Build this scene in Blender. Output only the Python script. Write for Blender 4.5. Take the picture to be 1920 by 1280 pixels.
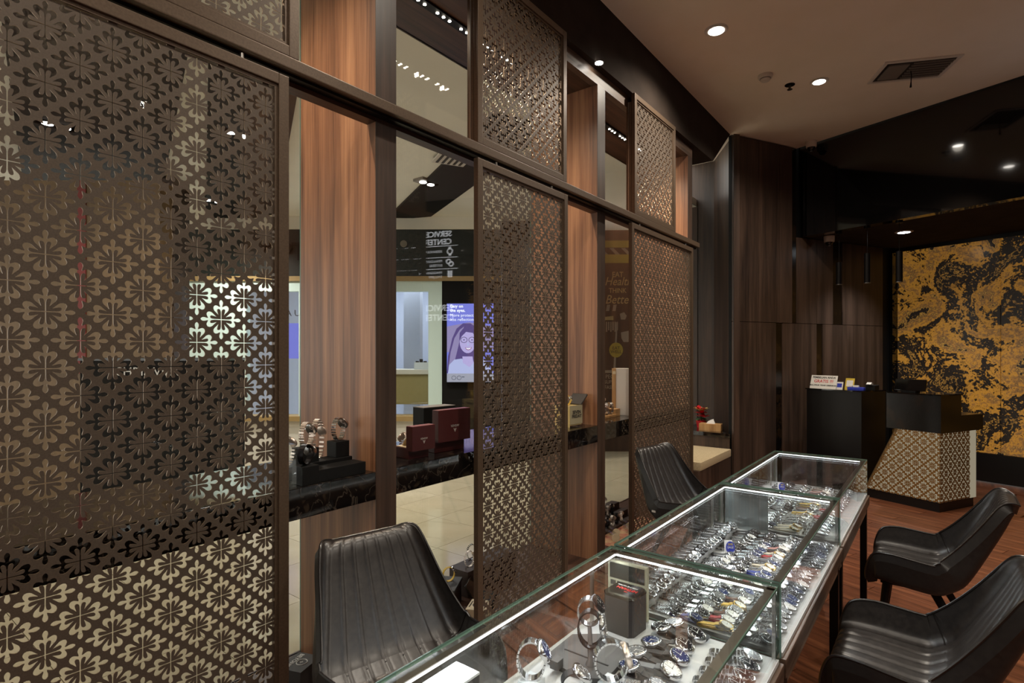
import bpy, bmesh, math, random
from math import sin, cos, pi, radians, atan2, sqrt
from mathutils import Vector, Matrix, geometry
import numpy as np
random.seed(7)
S = bpy.context.scene
COL = S.collection
for o in list(bpy.data.objects): bpy.data.objects.remove(o)

# ------------------------------------------------------------------ camera, world, exposure
TH = atan2(805, 1042.5); CT, ST = cos(TH), sin(TH); EYE = 1.58
cam_d = bpy.data.cameras.new('camera'); cam = bpy.data.objects.new('camera', cam_d); COL.objects.link(cam)
cam.location = (0, 0, EYE); cam.rotation_euler = (pi/2, 0, TH - pi/2)
cam_d.sensor_width = 36; cam_d.lens = 1042.5/1920*36; cam_d.shift_y = 22/1920; cam_d.clip_start = .02
S.camera = cam
W = bpy.data.worlds.new('world'); S.world = W; W.use_nodes = True
W.node_tree.nodes['Background'].inputs[0].default_value = (1.0, .96, .88, 1)
W.node_tree.nodes['Background'].inputs[1].default_value = 2.0
S.view_settings.view_transform = 'Standard'; S.view_settings.look = 'None'
S.view_settings.gamma = 1; S.view_settings.use_curve_mapping = False
S.view_settings.exposure = 0.0

# ------------------------------------------------------------------ materials
def lin(c):
    c = c/255
    return c/12.92 if c <= .04045 else ((c+.055)/1.055)**2.4
def rgb(r, g, b): return (lin(r), lin(g), lin(b), 1)
M = {}
def mat(name, col, rough=.5, metal=0, emit=None, es=0, spec=.5, coat=0):
    m = bpy.data.materials.new(name); m.use_nodes = True
    p = m.node_tree.nodes['Principled BSDF']
    p.inputs['Base Color'].default_value = col; p.inputs['Roughness'].default_value = rough
    p.inputs['Metallic'].default_value = metal; p.inputs['Specular IOR Level'].default_value = spec
    p.inputs['Coat Weight'].default_value = coat
    if emit is not None:
        p.inputs['Emission Color'].default_value = emit; p.inputs['Emission Strength'].default_value = es
    M[name] = m
    return m
def nd(m, t, **kw):
    n = m.node_tree.nodes.new(t)
    for k, v in kw.items(): setattr(n, k, v)
    return n
def lk(m, a, b): m.node_tree.links.new(a, b)
def ramp(m, stops):
    n = nd(m, 'ShaderNodeValToRGB'); e = n.color_ramp.elements
    e[0].position, e[0].color = stops[0]; e[1].position, e[1].color = stops[-1]
    for p, c in stops[1:-1]:
        x = e.new(p); x.color = c
    return n
def coords(m, scale, rot=(0, 0, 0)):
    t = nd(m, 'ShaderNodeTexCoord'); mp = nd(m, 'ShaderNodeMapping')
    mp.inputs['Scale'].default_value = scale; mp.inputs['Rotation'].default_value = rot
    lk(m, t.outputs['Object'], mp.inputs['Vector']); return mp
def wood(name, dark, mid, light, scale=(14, 14, .7), rough=.42, rot=(0, 0, 0), fine=6, bump=.05):
    m = mat(name, mid, rough); p = m.node_tree.nodes['Principled BSDF']
    mp = coords(m, scale, rot)
    n1 = nd(m, 'ShaderNodeTexNoise'); n1.inputs['Scale'].default_value = 1; n1.inputs['Detail'].default_value = 5; n1.inputs['Distortion'].default_value = .5
    lk(m, mp.outputs[0], n1.inputs['Vector'])
    mp2 = coords(m, tuple(v*fine for v in scale), rot)
    n2 = nd(m, 'ShaderNodeTexNoise'); n2.inputs['Scale'].default_value = 1; n2.inputs['Detail'].default_value = 4
    lk(m, mp2.outputs[0], n2.inputs['Vector'])
    mx = nd(m, 'ShaderNodeMix', data_type='FLOAT'); mx.inputs[0].default_value = .30
    lk(m, n1.outputs['Fac'], mx.inputs[2]); lk(m, n2.outputs['Fac'], mx.inputs[3])
    r = ramp(m, [(.33, dark), (.5, mid), (.68, light)])
    lk(m, mx.outputs[0], r.inputs[0]); lk(m, r.outputs[0], p.inputs['Base Color'])
    b = nd(m, 'ShaderNodeBump'); b.inputs['Strength'].default_value = bump; b.inputs['Distance'].default_value = .005
    lk(m, n2.outputs['Fac'], b.inputs['Height']); lk(m, b.outputs[0], p.inputs['Normal'])
    return m
def speck(name, a, b, scale=40, rough=.5, metal=0, bump=.1, lo=.35, hi=.65, spec=.5):
    m = mat(name, a, rough, metal, spec=spec); p = m.node_tree.nodes['Principled BSDF']
    mp = coords(m, (scale,)*3); n = nd(m, 'ShaderNodeTexNoise'); n.inputs['Scale'].default_value = 1; n.inputs['Detail'].default_value = 5
    lk(m, mp.outputs[0], n.inputs['Vector']); r = ramp(m, [(lo, a), (hi, b)])
    lk(m, n.outputs['Fac'], r.inputs[0]); lk(m, r.outputs[0], p.inputs['Base Color'])
    bp = nd(m, 'ShaderNodeBump'); bp.inputs['Strength'].default_value = bump; bp.inputs['Distance'].default_value = .003
    lk(m, n.outputs['Fac'], bp.inputs['Height']); lk(m, bp.outputs[0], p.inputs['Normal'])
    return m
def glassmat(name, tint, base=.04, rough=0.0):
    m = bpy.data.materials.new(name); m.use_nodes = True; M[name] = m
    nt = m.node_tree; nt.nodes.remove(nt.nodes['Principled BSDF']); out = nt.nodes['Material Output']
    tr = nd(m, 'ShaderNodeBsdfTransparent'); tr.inputs[0].default_value = tint
    gl = nd(m, 'ShaderNodeBsdfGlossy'); gl.inputs['Roughness'].default_value = rough; gl.inputs[0].default_value = (1, 1, 1, 1)
    lw = nd(m, 'ShaderNodeLayerWeight'); lw.inputs['Blend'].default_value = .5
    pw = nd(m, 'ShaderNodeMath', operation='POWER'); pw.inputs[1].default_value = 5
    ma = nd(m, 'ShaderNodeMath', operation='MULTIPLY_ADD'); ma.inputs[1].default_value = 1-base; ma.inputs[2].default_value = base
    mix = nd(m, 'ShaderNodeMixShader')
    lk(m, lw.outputs['Facing'], pw.inputs[0]); lk(m, pw.outputs[0], ma.inputs[0]); lk(m, ma.outputs[0], mix.inputs[0])
    lk(m, tr.outputs[0], mix.inputs[1]); lk(m, gl.outputs[0], mix.inputs[2]); lk(m, mix.outputs[0], out.inputs['Surface'])
    return m
def emis(name, col, s):
    m = mat(name, (0, 0, 0, 1), .5, emit=col, es=s, spec=0); return m

wood('fin_wood', rgb(80, 51, 36), rgb(132, 90, 64), rgb(168, 122, 88), (17, 17, .5), .38)
wood('beam_wood', rgb(60, 45, 36), rgb(92, 72, 58), rgb(116, 94, 76), (1.2, 16, 16), .45)
wood('dark_wood', rgb(38, 28, 23), rgb(62, 47, 38), rgb(86, 66, 54), (9, 9, .5), .42)
wood('niche_wood', rgb(44, 26, 18), rgb(72, 46, 33), rgb(98, 66, 48), (.6, 12, 12), .45)
wood('table_wood', rgb(50, 38, 30), rgb(86, 68, 56), rgb(118, 96, 80), (1, 20, 20), .4)
wood('floor_wood', rgb(66, 37, 23), rgb(108, 62, 40), rgb(142, 88, 58), (1.4, 22, 22), .35, fine=5)
wood('tan_wood', rgb(104, 80, 50), rgb(116, 90, 58), rgb(128, 100, 66), (6, 6, .8), .5)
wood('light_wood', rgb(150, 108, 66), rgb(182, 138, 88), rgb(204, 164, 112), (20, 20, 2), .5)
speck('bronze', rgb(84, 73, 63), rgb(95, 83, 72), 200, .48, .35, .04); mat('cut_edge_glint', rgb(150, 128, 104), .35, .6)  # hole edges paler than the sheet: rim highlights put into the colour
speck('bronze_frame', rgb(86, 70, 56), rgb(98, 81, 65), 120, .42, .35, .04)
mat('desk_gold', rgb(150, 114, 66), .38, .6)
speck('leather', rgb(31, 28, 27), rgb(44, 40, 38), 55, .33, 0, .12, spec=.6)
speck('leather_shell', rgb(20, 16, 15), rgb(28, 24, 22), 55, .42, 0, .15)
speck('ceiling_paint', rgb(232, 220, 202), rgb(236, 224, 208), 3, .9, 0, .02)
speck('mall_ceiling', rgb(226, 222, 210), rgb(232, 228, 216), 2, .9, 0, .02)
speck('soffit_paint', rgb(46, 38, 33), rgb(54, 45, 39), 6, .95, 0, .02, spec=.15)
speck('cushion_fabric', rgb(170, 150, 116), rgb(196, 176, 140), 120, .9, 0, .35)
speck('mall_tile', rgb(166, 156, 132), rgb(176, 166, 143), 2.5, .10, 0, .0)
mat('piping', rgb(24, 20, 19), .3)
speck('mat_tan', rgb(176, 96, 76), rgb(190, 158, 112), 14, .7, 0, .05)
mat('black_metal', rgb(18, 15, 14), .4, .6)
mat('black_gloss', rgb(8, 7, 7), .07, 0, coat=.5)
mat('black_matte', rgb(8, 8, 8), .6, spec=.25)
mat('plinth_black', rgb(10, 9, 9), .35)
mat('aluminium', rgb(170, 168, 164), .28, 1)
mat('dark_aluminium', rgb(92, 86, 80), .32, .9)
mat('steel', rgb(205, 205, 206), .16, 1)
mat('rose_steel', rgb(236, 222, 210), .3, .85)
mat('gold_metal', rgb(206, 172, 104), .22, 1)
mat('black_steel', rgb(52, 50, 52), .25, .9)
mat('dial_black', rgb(20, 21, 26), .12); mat('dial_white', rgb(226, 224, 220), .15)
mat('dial_blue', rgb(38, 52, 96), .12); mat('dial_silver', rgb(170, 172, 176), .15, .6)
mat('strap_black', rgb(34, 35, 38), .55); mat('strap_brown', rgb(96, 60, 42), .6)
mat('strap_red', rgb(168, 38, 48), .55); mat('strap_blue', rgb(44, 62, 146), .5)
mat('strap_cream', rgb(206, 196, 176), .6); mat('strap_yellow', rgb(214, 174, 50), .5)
mat('strap_grey', rgb(112, 116, 122), .5); mat('strap_pink', rgb(190, 140, 134), .5)
mat('tray_white', rgb(186, 187, 188), .55); mat('tray_grey', rgb(166, 166, 166), .6)
mat('paper_white', rgb(226, 222, 214), .7); mat('ink_black', rgb(26, 24, 24), .7); mat('ink_red', rgb(196, 36, 34), .6)
mat('ink_blue', rgb(46, 60, 170), .5); mat('card_yellow', rgb(206, 178, 62), .6); mat('ink_white', rgb(222, 220, 216), .6)
mat('box_grey', rgb(58, 54, 52), .55); mat('box_charcoal', rgb(40, 38, 40), .5)
mat('box_red', rgb(66, 26, 26), .38); mat('box_red_top', rgb(128, 62, 58), .35); mat('cushion_cream', rgb(222, 206, 172), .8)
mat('box_cream', rgb(206, 190, 160), .6); mat('crate_tan', rgb(208, 182, 120), .55); mat('crate_side', rgb(150, 140, 112), .6)
mat('box_brown', rgb(56, 38, 32), .5); mat('silver_print', rgb(190, 184, 176), .4, .5)
mat('acrylic_white', rgb(214, 220, 224), .25); mat('plastic_white', rgb(206, 198, 188), .5); mat('plastic_grey', rgb(120, 112, 104), .5)
mat('calc_body', rgb(176, 174, 150), .5); mat('calc_screen', rgb(40, 44, 42), .2); mat('calc_key', rgb(58, 58, 56), .5)
mat('stand_grey', rgb(84, 82, 82), .5); mat('mirror_plastic', rgb(132, 140, 140), .15, .7)
mat('fascia_green', rgb(26, 32, 29), .35); mat('trim_tan', rgb(156, 130, 84), .45); mat('mint', rgb(206, 226, 220), .35)
mat('shop_white', rgb(222, 226, 232), .7); mat('shop_counter', rgb(150, 138, 92), .5); mat('shop_blue', rgb(196, 204, 226), .7)
mat('chalk_black', rgb(30, 26, 22), .8); mat('chalk_cream', rgb(150, 136, 96), .8); mat('chalk_yellow', rgb(150, 134, 50), .8); mat('chalk_grey', rgb(124, 118, 108), .8)
mat('mall_white', rgb(208, 204, 194), .7); mat('mall_dark', rgb(12, 10, 9), .7, spec=.2); mat('mall_red', rgb(120, 24, 18), .5); mat('grout', rgb(120, 106, 82), .8)
mat('petal_red', rgb(196, 28, 32), .5); mat('petal_gold', rgb(214, 184, 120), .5); mat('leaf_green', rgb(46, 70, 36), .6)
mat('tissue', rgb(226, 222, 218), .9); mat('lens_black', rgb(12, 12, 14), .05); mat('duct_dark', rgb(36, 32, 30), .7)
mat('glass_edge', rgb(96, 122, 112), .12)
glassmat('glass', (.975, .99, .98, 1)); glassmat('window_glass', (.97, .98, .97, 1), .045); glassmat('acrylic', (.93, .95, .96, 1), .06, .03)
emis('led_white', (.93, .97, 1, 1), 7); emis('led_dot', (1, .90, .76, 1), 60); emis('downlight_lens', (1, .93, .84, 1), 22)
emis('cool_lens', (.9, .95, 1, 1), 14); emis('sign_white', (.95, .97, 1, 1), 3.2); emis('mall_lens', (1, .97, .92, 1), 10)
emis('shop_lens', (.9, .95, 1, 1), 12); emis('backing_warm', (1, .86, .60, 1), .27)
# marble of the ledges
def marble(name, base, vein, vein2, scale, rough):
    m = mat(name, base, rough, spec=.8); p = m.node_tree.nodes['Principled BSDF']
    mp = coords(m, (scale,)*3)
    n = nd(m, 'ShaderNodeTexNoise'); n.inputs['Scale'].default_value = .8; n.inputs['Detail'].default_value = 8; n.inputs['Distortion'].default_value = 2.2
    lk(m, mp.outputs[0], n.inputs['Vector'])
    r = ramp(m, [(.36, vein2), (.40, base), (.488, base), (.505, vein), (.522, base), (.62, base), (.70, vein2)])
    lk(m, n.outputs['Fac'], r.inputs[0]); lk(m, r.outputs[0], p.inputs['Base Color'])
    return m
marble('black_marble', rgb(14, 12, 12), rgb(62, 55, 48), rgb(46, 38, 30), 5.5, .06)
# backlit gold stone
def gold_stone(name, es, stops):
    m = mat(name, rgb(20, 16, 14), .22, spec=.6); p = m.node_tree.nodes['Principled BSDF']
    mp = coords(m, (1, 1, 1))
    a = nd(m, 'ShaderNodeTexNoise'); a.inputs['Scale'].default_value = 1.9; a.inputs['Detail'].default_value = 10; a.inputs['Roughness'].default_value = .62; a.inputs['Distortion'].default_value = .7
    lk(m, mp.outputs[0], a.inputs['Vector'])
    b = nd(m, 'ShaderNodeTexNoise'); b.inputs['Scale'].default_value = 26; b.inputs['Detail'].default_value = 4; b.inputs['Distortion'].default_value = .8
    lk(m, mp.outputs[0], b.inputs['Vector'])
    mx = nd(m, 'ShaderNodeMix', data_type='FLOAT'); mx.inputs[0].default_value = .20
    lk(m, a.outputs['Fac'], mx.inputs[2]); lk(m, b.outputs['Fac'], mx.inputs[3])
    r = ramp(m, stops)
    lk(m, mx.outputs[0], r.inputs[0]); lk(m, r.outputs[0], p.inputs['Base Color'])
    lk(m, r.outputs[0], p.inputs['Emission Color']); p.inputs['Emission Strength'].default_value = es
    return m
GS = [(.37, rgb(20, 17, 15)), (.412, rgb(50, 40, 28)), (.422, rgb(176, 128, 56)), (.434, rgb(40, 32, 25)), (.495, rgb(26, 22, 19)), (.508, rgb(140, 98, 40)), (.53, rgb(176, 124, 46)), (.56, rgb(140, 98, 50)), (.59, rgb(96, 72, 46)), (.605, rgb(186, 138, 60)), (.618, rgb(44, 35, 28)), (.70, rgb(26, 22, 20))]
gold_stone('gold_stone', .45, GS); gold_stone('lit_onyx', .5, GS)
gold_stone('dark_stone', 0.0, [(.40, rgb(8, 7, 7)), (.52, rgb(14, 11, 9)), (.56, rgb(40, 28, 16)), (.62, rgb(22, 17, 13))])

# ------------------------------------------------------------------ mesh helpers
class MB:
    def __init__(s): s.v = []; s.f = []; s.m = []
    def add(s, vs, fs, mi=0):
        k = len(s.v); s.v += [tuple(v) for v in vs]
        s.f += [tuple(i+k for i in f) for f in fs]; s.m += [mi]*len(fs); return s
    def box(s, a, b, mi=0, mis=None):
        x0, y0, z0 = a; x1, y1, z1 = b
        vs = [(x0,y0,z0),(x1,y0,z0),(x1,y1,z0),(x0,y1,z0),(x0,y0,z1),(x1,y0,z1),(x1,y1,z1),(x0,y1,z1)]
        fs = [(0,3,2,1),(4,5,6,7),(0,1,5,4),(2,3,7,6),(1,2,6,5),(3,0,4,7)]   # bottom top -y +y +x -x
        k = len(s.v); s.v += vs; s.f += [tuple(i+k for i in f) for f in fs]; s.m += (mis or [mi]*6); return s
    def bbox(s, a, b, bev=.004, mi=0):
        bm = bmesh.new(); bmesh.ops.create_cube(bm, size=1)
        for v in bm.verts: v.co = Vector(((a[i]+b[i])/2 + v.co[i]*(b[i]-a[i]) for i in range(3)))
        bmesh.ops.bevel(bm, geom=list(bm.edges), offset=bev, segments=2, affect='EDGES', profile=.7)
        bm.verts.index_update(); s.add([v.co[:] for v in bm.verts], [[v.index for v in f.verts] for f in bm.faces], mi); bm.free(); return s
    def prism(s, poly, z0, z1, mi=0, top=None):
        n = len(poly); area = sum(poly[i][0]*poly[(i+1)%n][1]-poly[(i+1)%n][0]*poly[i][1] for i in range(n))
        if area < 0: poly = poly[::-1]
        vs = [(p[0],p[1],z0) for p in poly]+[(p[0],p[1],z1) for p in poly]
        s.add(vs, [tuple(range(n-1,-1,-1))]+[(i,(i+1)%n,n+(i+1)%n,n+i) for i in range(n)], mi)
        k = len(s.v)-2*n; s.f.append(tuple(k+n+i for i in range(n))); s.m.append(mi if top is None else top); return s
    def tube(s, pts, r, n=8, mi=0, closed=False, cap=True):
        pts = [Vector(p) for p in pts]; N = len(pts); rs = r if isinstance(r, (list, tuple)) else [r]*N
        vs = []; up = None
        for i, p in enumerate(pts):
            a = pts[(i-1)%N] if (closed or i) else p; b = pts[(i+1)%N] if (closed or i < N-1) else p
            d = (b-a).normalized()
            if up is None:
                up = d.orthogonal().normalized()
            else:
                up = (up - d*up.dot(d)).normalized()
            w = d.cross(up)
            vs += [p + (up*cos(2*pi*k/n)+w*sin(2*pi*k/n))*rs[i] for k in range(n)]
        fs = []
        for i in range(N if closed else N-1):
            j = (i+1)%N
            fs += [(i*n+k, i*n+(k+1)%n, j*n+(k+1)%n, j*n+k) for k in range(n)]
        if cap and not closed: fs += [tuple(range(n-1,-1,-1)), tuple((N-1)*n+k for k in range(n))]
        return s.add(vs, fs, mi)
    def lathe(s, prof, n=24, c=(0,0,0), mi=0, axis='z', mis=None):
        vs = []
        for r, h in prof:
            for k in range(n):
                a = 2*pi*k/n
                x, y, z = r*cos(a), r*sin(a), h
                if axis == 'y': x, y, z = x, h, -y
                if axis == 'x': x, y, z = h, x, y
                vs.append((x+c[0], y+c[1], z+c[2]))
        P = len(prof); k0 = len(s.v); s.v += vs
        for i in range(P-1):
            for k in range(n):
                s.f.append(tuple(k0+q for q in (i*n+k, i*n+(k+1)%n, (i+1)*n+(k+1)%n, (i+1)*n+k))); s.m.append(mis[i] if mis else mi)
        s.f.append(tuple(k0+k for k in range(n-1,-1,-1))); s.m.append(mis[0] if mis else mi)
        s.f.append(tuple(k0+(P-1)*n+k for k in range(n))); s.m.append(mis[-1] if mis else mi); return s
    def ribbon(s, path, w, th, mi=0, closed=False):
        # path in the (y,z) plane, width along x, thickness along the normal
        N = len(path); vs = []
        for i, (y, z) in enumerate(path):
            a = path[(i-1)%N] if (closed or i) else path[i]; b = path[(i+1)%N] if (closed or i < N-1) else path[i]
            d = Vector((b[0]-a[0], b[1]-a[1])).normalized(); nn = Vector((-d.y, d.x))*th/2
            ww = w[i]/2 if isinstance(w, (list, tuple)) else w/2
            vs += [(-ww,y+nn.x,z+nn.y),(ww,y+nn.x,z+nn.y),(ww,y-nn.x,z-nn.y),(-ww,y-nn.x,z-nn.y)]
        fs = []
        for i in range(N if closed else N-1):
            j = (i+1)%N; fs += [(i*4+k, i*4+(k+1)%4, j*4+(k+1)%4, j*4+k) for k in range(4)]
        if not closed: fs += [(3,2,1,0), tuple((N-1)*4+k for k in range(4))]
        return s.add(vs, fs, mi)
    def xf(s, mtx, start=0):
        for i in range(start, len(s.v)): s.v[i] = (mtx @ Vector(s.v[i]))[:]
        return s
    def mesh(s, name, mats, smooth=False):
        me = bpy.data.meshes.new(name); me.from_pydata(s.v, [], s.f)
        for m in mats: me.materials.append(M[m])
        if len(mats) > 1: me.polygons.foreach_set('material_index', s.m)
        if smooth:
            me.polygons.foreach_set('use_smooth', [True]*len(me.polygons))
            if smooth != 'all': me.set_sharp_from_angle(angle=radians(40))
        me.update(); return me
    def build(s, name, mats, parent=None, smooth=False, loc=None, rot=None, struct=False):
        if isinstance(mats, str): mats = [mats]
        return link(name, s.mesh(name, mats, smooth), parent, loc, rot, struct)
def link(name, me, parent=None, loc=None, rot=None, struct=False):
    o = bpy.data.objects.new(name, me); COL.objects.link(o)
    if parent: o.parent = parent
    if loc: o.location = loc
    if rot: o.rotation_euler = rot
    if struct: o['kind'] = 'structure'
    return o
def tag(o, label, cat, group=None):
    o['label'] = label; o['category'] = cat
    if group: o['group'] = group
    return o
def thing(name, label, cat, loc=(0,0,0), rz=0, group=None):
    o = bpy.data.objects.new(name, None); COL.objects.link(o); o.empty_display_size = .05
    o.location = loc; o.rotation_euler = (0,0,rz); return tag(o, label, cat, group)
def copy_tree(o, parent=None):
    c = o.copy(); COL.objects.link(c); c.parent = parent
    for ch in o.children: copy_tree(ch, c)
    return c
def text(name, body, size, m, parent, loc, rot, align='CENTER', ext=.0008, sx=1, bold=0, shear=0, struct=False):
    cu = bpy.data.curves.new('t', 'FONT'); cu.body = body; cu.size = size; cu.align_x = align; cu.align_y = 'CENTER'
    cu.extrude = ext; cu.offset = bold; cu.shear = shear; cu.resolution_u = 2; cu.space_line = .85
    to = bpy.data.objects.new('t', cu); COL.objects.link(to)
    bpy.context.view_layer.update()
    me = bpy.data.meshes.new_from_object(to.evaluated_get(bpy.context.evaluated_depsgraph_get()))
    bpy.data.objects.remove(to); me.name = name; me.materials.clear(); me.materials.append(M[m])
    o = link(name, me, parent, loc, rot); o.scale = (sx, 1, 1)
    if struct: o['kind'] = 'structure'
    return o
def pane(mb, a, b, thin):
    # a slab of glass: broad faces glass (0), edges greenish (1)
    mis = {0: [1,1,1,1,0,0], 1: [1,1,0,0,1,1], 2: [0,0,1,1,1,1]}[thin]
    return mb.box(a, b, mis=mis)

ORD = 'first second third fourth fifth sixth seventh eighth ninth tenth eleventh twelfth thirteenth fourteenth fifteenth sixteenth seventeenth eighteenth nineteenth twentieth'.split()
ORD += ['twenty-'+w for w in ORD[:9]] + ['thirtieth']
UA, VA = radians(-27.9), radians(69.4)
U = Vector((cos(UA), sin(UA))); V = Vector((cos(VA), sin(VA)))
def uv(p, u, v): q = Vector(p)+U*u+V*v; return (q.x, q.y)

YF, YB = 2.0, 2.6           # front and back of the wooden fins
ZC = 4.13                   # shop ceiling

# ------------------------------------------------------------------ shop shell
MB().prism([(-3,2.0),(9.9,2.0),(9.9,-4.2),(-3,-4.2)], -.12, -.012).build('floor', 'floor_wood', struct=True)
floor = bpy.data.objects['floor']
pl = MB().bbox((-.70,-.0695,-.012),(.70,.0695,0), .0015).mesh('plank', ['floor_wood'])
n_pl = 0
for i in range(-30, 70):
    for j in range(-6, 7):
        u, v = i*.14, j*1.404 + (.47*(i % 3))
        q = Vector((5.2, -.3)) + U*u + V*v
        if not (1.3 < q.x < 8.6 and -2.4 < q.y < 1.9): continue
        if q.y > 1.75 and q.x < 4.9: continue
        if q.y < -1.2 and q.x > 6.3: continue
        if q.y > .6 and q.x < 2.2: continue
        if q.y < -1.9: continue
        o = link('plank', pl, floor, (q.x, q.y, 0), (0,0,VA)); n_pl += 1
print('planks', n_pl)
MB().prism([(-3,2.7),(7.6,2.7),(7.6,2.3),uv((6.693,1.91),1.08,.12),uv((7.69,1.396),0,-6.2),(-3,-4.2)], ZC, ZC+.12).build('ceiling', 'ceiling_paint', struct=True)
MB().box((-3.1,-4.3,0),(-3,2.6,4.2)).build('wall_back', 'dark_wood', struct=True)
MB().box((-3,-4.3,0),(9.9,-4.2,4.2)).build('wall_right', 'dark_wood', struct=True)
# angled end wall clad with boards and narrow dark stone inlays
A = (6.693, 1.91)
wall = MB().prism([uv(A,0,.03), uv(A,3.02,.03), uv(A,3.02,.07), uv(A,0,.07)], 0, 4.25).build('wall_end', 'black_matte', struct=True)
def upanel(u0, u1, z0, z1, m, name, proud=.0):
    q = [uv(A,u0+.003,.032), uv(A,u1-.003,.032), uv(A,u1-.003,0-proud), uv(A,u0+.003,0-proud)]
    MB().prism(q, z0+.003, z1-.003).build(name, m, wall)
for u0, u1 in ((0,.40),(.40,.745),(.745,.97)): upanel(u0,u1,1.95,4.12,'dark_wood','wall_board')
upanel(.97,1.05,1.95,4.12,'dark_stone','stone_inlay',-.008)
for u0,u1 in ((1.05,1.41),(1.41,1.72)): upanel(u0,u1,1.95,3.02,'dark_wood','wall_board')
upanel(1.72,1.90,1.95,3.02,'dark_stone','stone_inlay',-.008)
for u0,u1 in ((1.90,2.3),(2.3,2.73)): upanel(u0,u1,1.95,3.02,'dark_wood','wall_board')
for u0,u1 in ((0,.40),(.40,.69)): upanel(u0,u1,0,1.95,'dark_wood','wall_board')
upanel(.69,.80,0,1.95,'dark_stone','stone_inlay',-.008)
for u0,u1 in ((.80,1.41),): upanel(u0,u1,0,1.95,'dark_wood','wall_board')
upanel(1.41,1.52,0,1.95,'dark_stone','stone_inlay',-.008)
for u0,u1 in ((1.52,2.12),(2.12,2.73)): upanel(u0,u1,0,1.95,'dark_wood','wall_board')
# niche walls left of it
MB().prism([A, (7.5,2.4), (7.56,2.32), (6.75,1.86)], 0, 4.25).build('wall_niche', 'dark_wood', struct=True)
MB().box((7.48,2.36,0),(7.56,2.7,4.25)).build('wall_window_end', 'dark_wood', struct=True)
# black gloss fascia, low ceiling, gold stone wall
F0 = (7.69, 1.396)
f = MB().prism([uv(F0,0,.02), uv(F0,.12,.02), uv(F0,.12,-6), uv(F0,0,-6)], 3.025, 4.25).build('wall_fascia', 'black_gloss', struct=True)
MB().prism([uv(F0,.10,.02), uv(F0,1.95,.0), uv(F0,1.95,-6), uv(F0,.10,-6)], 3.03, 3.10).build('ceiling_low', 'soffit_paint', struct=True)
G0 = (9.36, .498)
gw = MB().prism([uv(G0,.02,.3), uv(G0,.14,.3), uv(G0,.14,-6), uv(G0,.02,-6)], 0, 3.1).build('wall_gold', 'plinth_black', struct=True)
for k, (v0, v1) in enumerate(((-.02,-1.135),(-1.145,-2.3),(-2.31,-3.5))):
    MB().prism([uv(G0,0,v0), uv(G0,.03,v0), uv(G0,.03,v1), uv(G0,0,v1)], .35, 2.975).build('stone_slab', 'gold_stone', gw)
MB().prism([uv(G0,-.10,.06), uv(G0,.03,.06), uv(G0,.03,-.012), uv(G0,-.10,-.012)], 0, 3.03).build('trim_1', 'black_gloss', struct=True)
MB().prism([uv(G0,-.02,.0), uv(G0,.03,.0), uv(G0,.03,-5.6), uv(G0,-.02,-5.6)], 0, .345).build('baseboard_gold', 'plinth_black', struct=True)

# ------------------------------------------------------------------ bulkhead over the screens, fins, beams
MB().add([(-3,1.95,3.655),(6.076,1.95,3.655),(6.685,1.95,4.13),(-3,1.95,4.13),(-3,2.62,3.655),(6.076,2.62,3.655),(6.685,2.62,4.13),(-3,2.62,4.13)],
    [(0,1,2,3),(5,4,7,6),(0,4,5,1),(3,2,6,7),(1,5,6,2),(0,3,7,4)]).build('wall_bulkhead', 'soffit_paint', struct=True)
fin_lab = ['wide reddish-brown wooden fin nearest the camera, left of the red watch boxes',
           'reddish-brown wooden fin behind the middle screens, left of the chalkboard view',
           'farthest narrow wooden fin at the end of the screens']
for (x0, x1), lb in zip(((1.595,1.712),(3.62,3.735),(5.465,5.58)), fin_lab):
    t = thing('wooden_fin', lb, 'pillar', (x0, YF, 0), group='wooden fins between the window bays')
    MB().box((0,.004,0),(x1-x0,YB-YF,3.555)).build('side_board', 'fin_wood', t)
    MB().box((0,0,0),(x1-x0,.004,3.555)).build('front_edge', 'dark_wood', t)
t = thing('top_beam', 'brown wooden beam running along the tops of the fins', 'beam', (0,YF,3.555))
MB().box((-3,0,0),(5.58,.05,.1)).build('beam_face', 'beam_wood', t)
MB().box((-3,.05,0),(5.58,.62,.1)).build('top_board', 'niche_wood', t)
MB().box((-3,2.0,-.02),(7.48,2.62,.05)).build('window_plinth', 'niche_wood', struct=True)
# sliding track in front of the fins
t = thing('sliding_track', 'long bronze sliding track between upper and lower screens', 'rail', (0,1.93,2.645))
MB().bbox((-2,.0,0),(5.60,.05,.045),.004).build('track_face', 'bronze_frame', t)
for a_,b_ in ((-2,1.594),(1.713,3.619),(3.736,5.464)): MB().box((a_,.07,-.030),(b_,.13,.03)).build('backing_board', 'niche_wood', t)
MB().box((-2,.03,-.012),(5.59,.07,.02)).build('track_channel', 'black_metal', t)

# ------------------------------------------------------------------ pierced metal screens
PITCH = .157
HALF = [(.15,.0095),(.185,.014),(.208,.021),(.222,.034),(.229,.052),(.224,.073),(.206,.083),(.167,.077),(.13,.066),(.095,.055),(.108,.070),(.128,.087),(.153,.111),
        (.18,.14),(.212,.159),(.248,.166),(.284,.155),(.304,.125),(.305,.096),(.293,.066),(.277,.037),(.276,.026),(.292,.026),(.315,.031),(.347,.041),(.385,.039),(.415,.022)]
def motif():
    pts = []
    arm = [(.009,-.009)] + [(x,-y) for x, y in HALF] + [(.428,0)] + HALF[::-1]
    for k in range(4):
        c, s = cos(k*pi/2), sin(k*pi/2)
        pts += [(x*c-y*s, x*s+y*c) for x, y in arm]
    return pts
HOLE = motif(); OUT = [(.5,0),(0,.5),(-.5,0),(0,-.5)]
_tri = geometry.tessellate_polygon([[Vector((x,y,0)) for x, y in OUT], [Vector((x,y,0)) for x, y in HOLE]])
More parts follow.
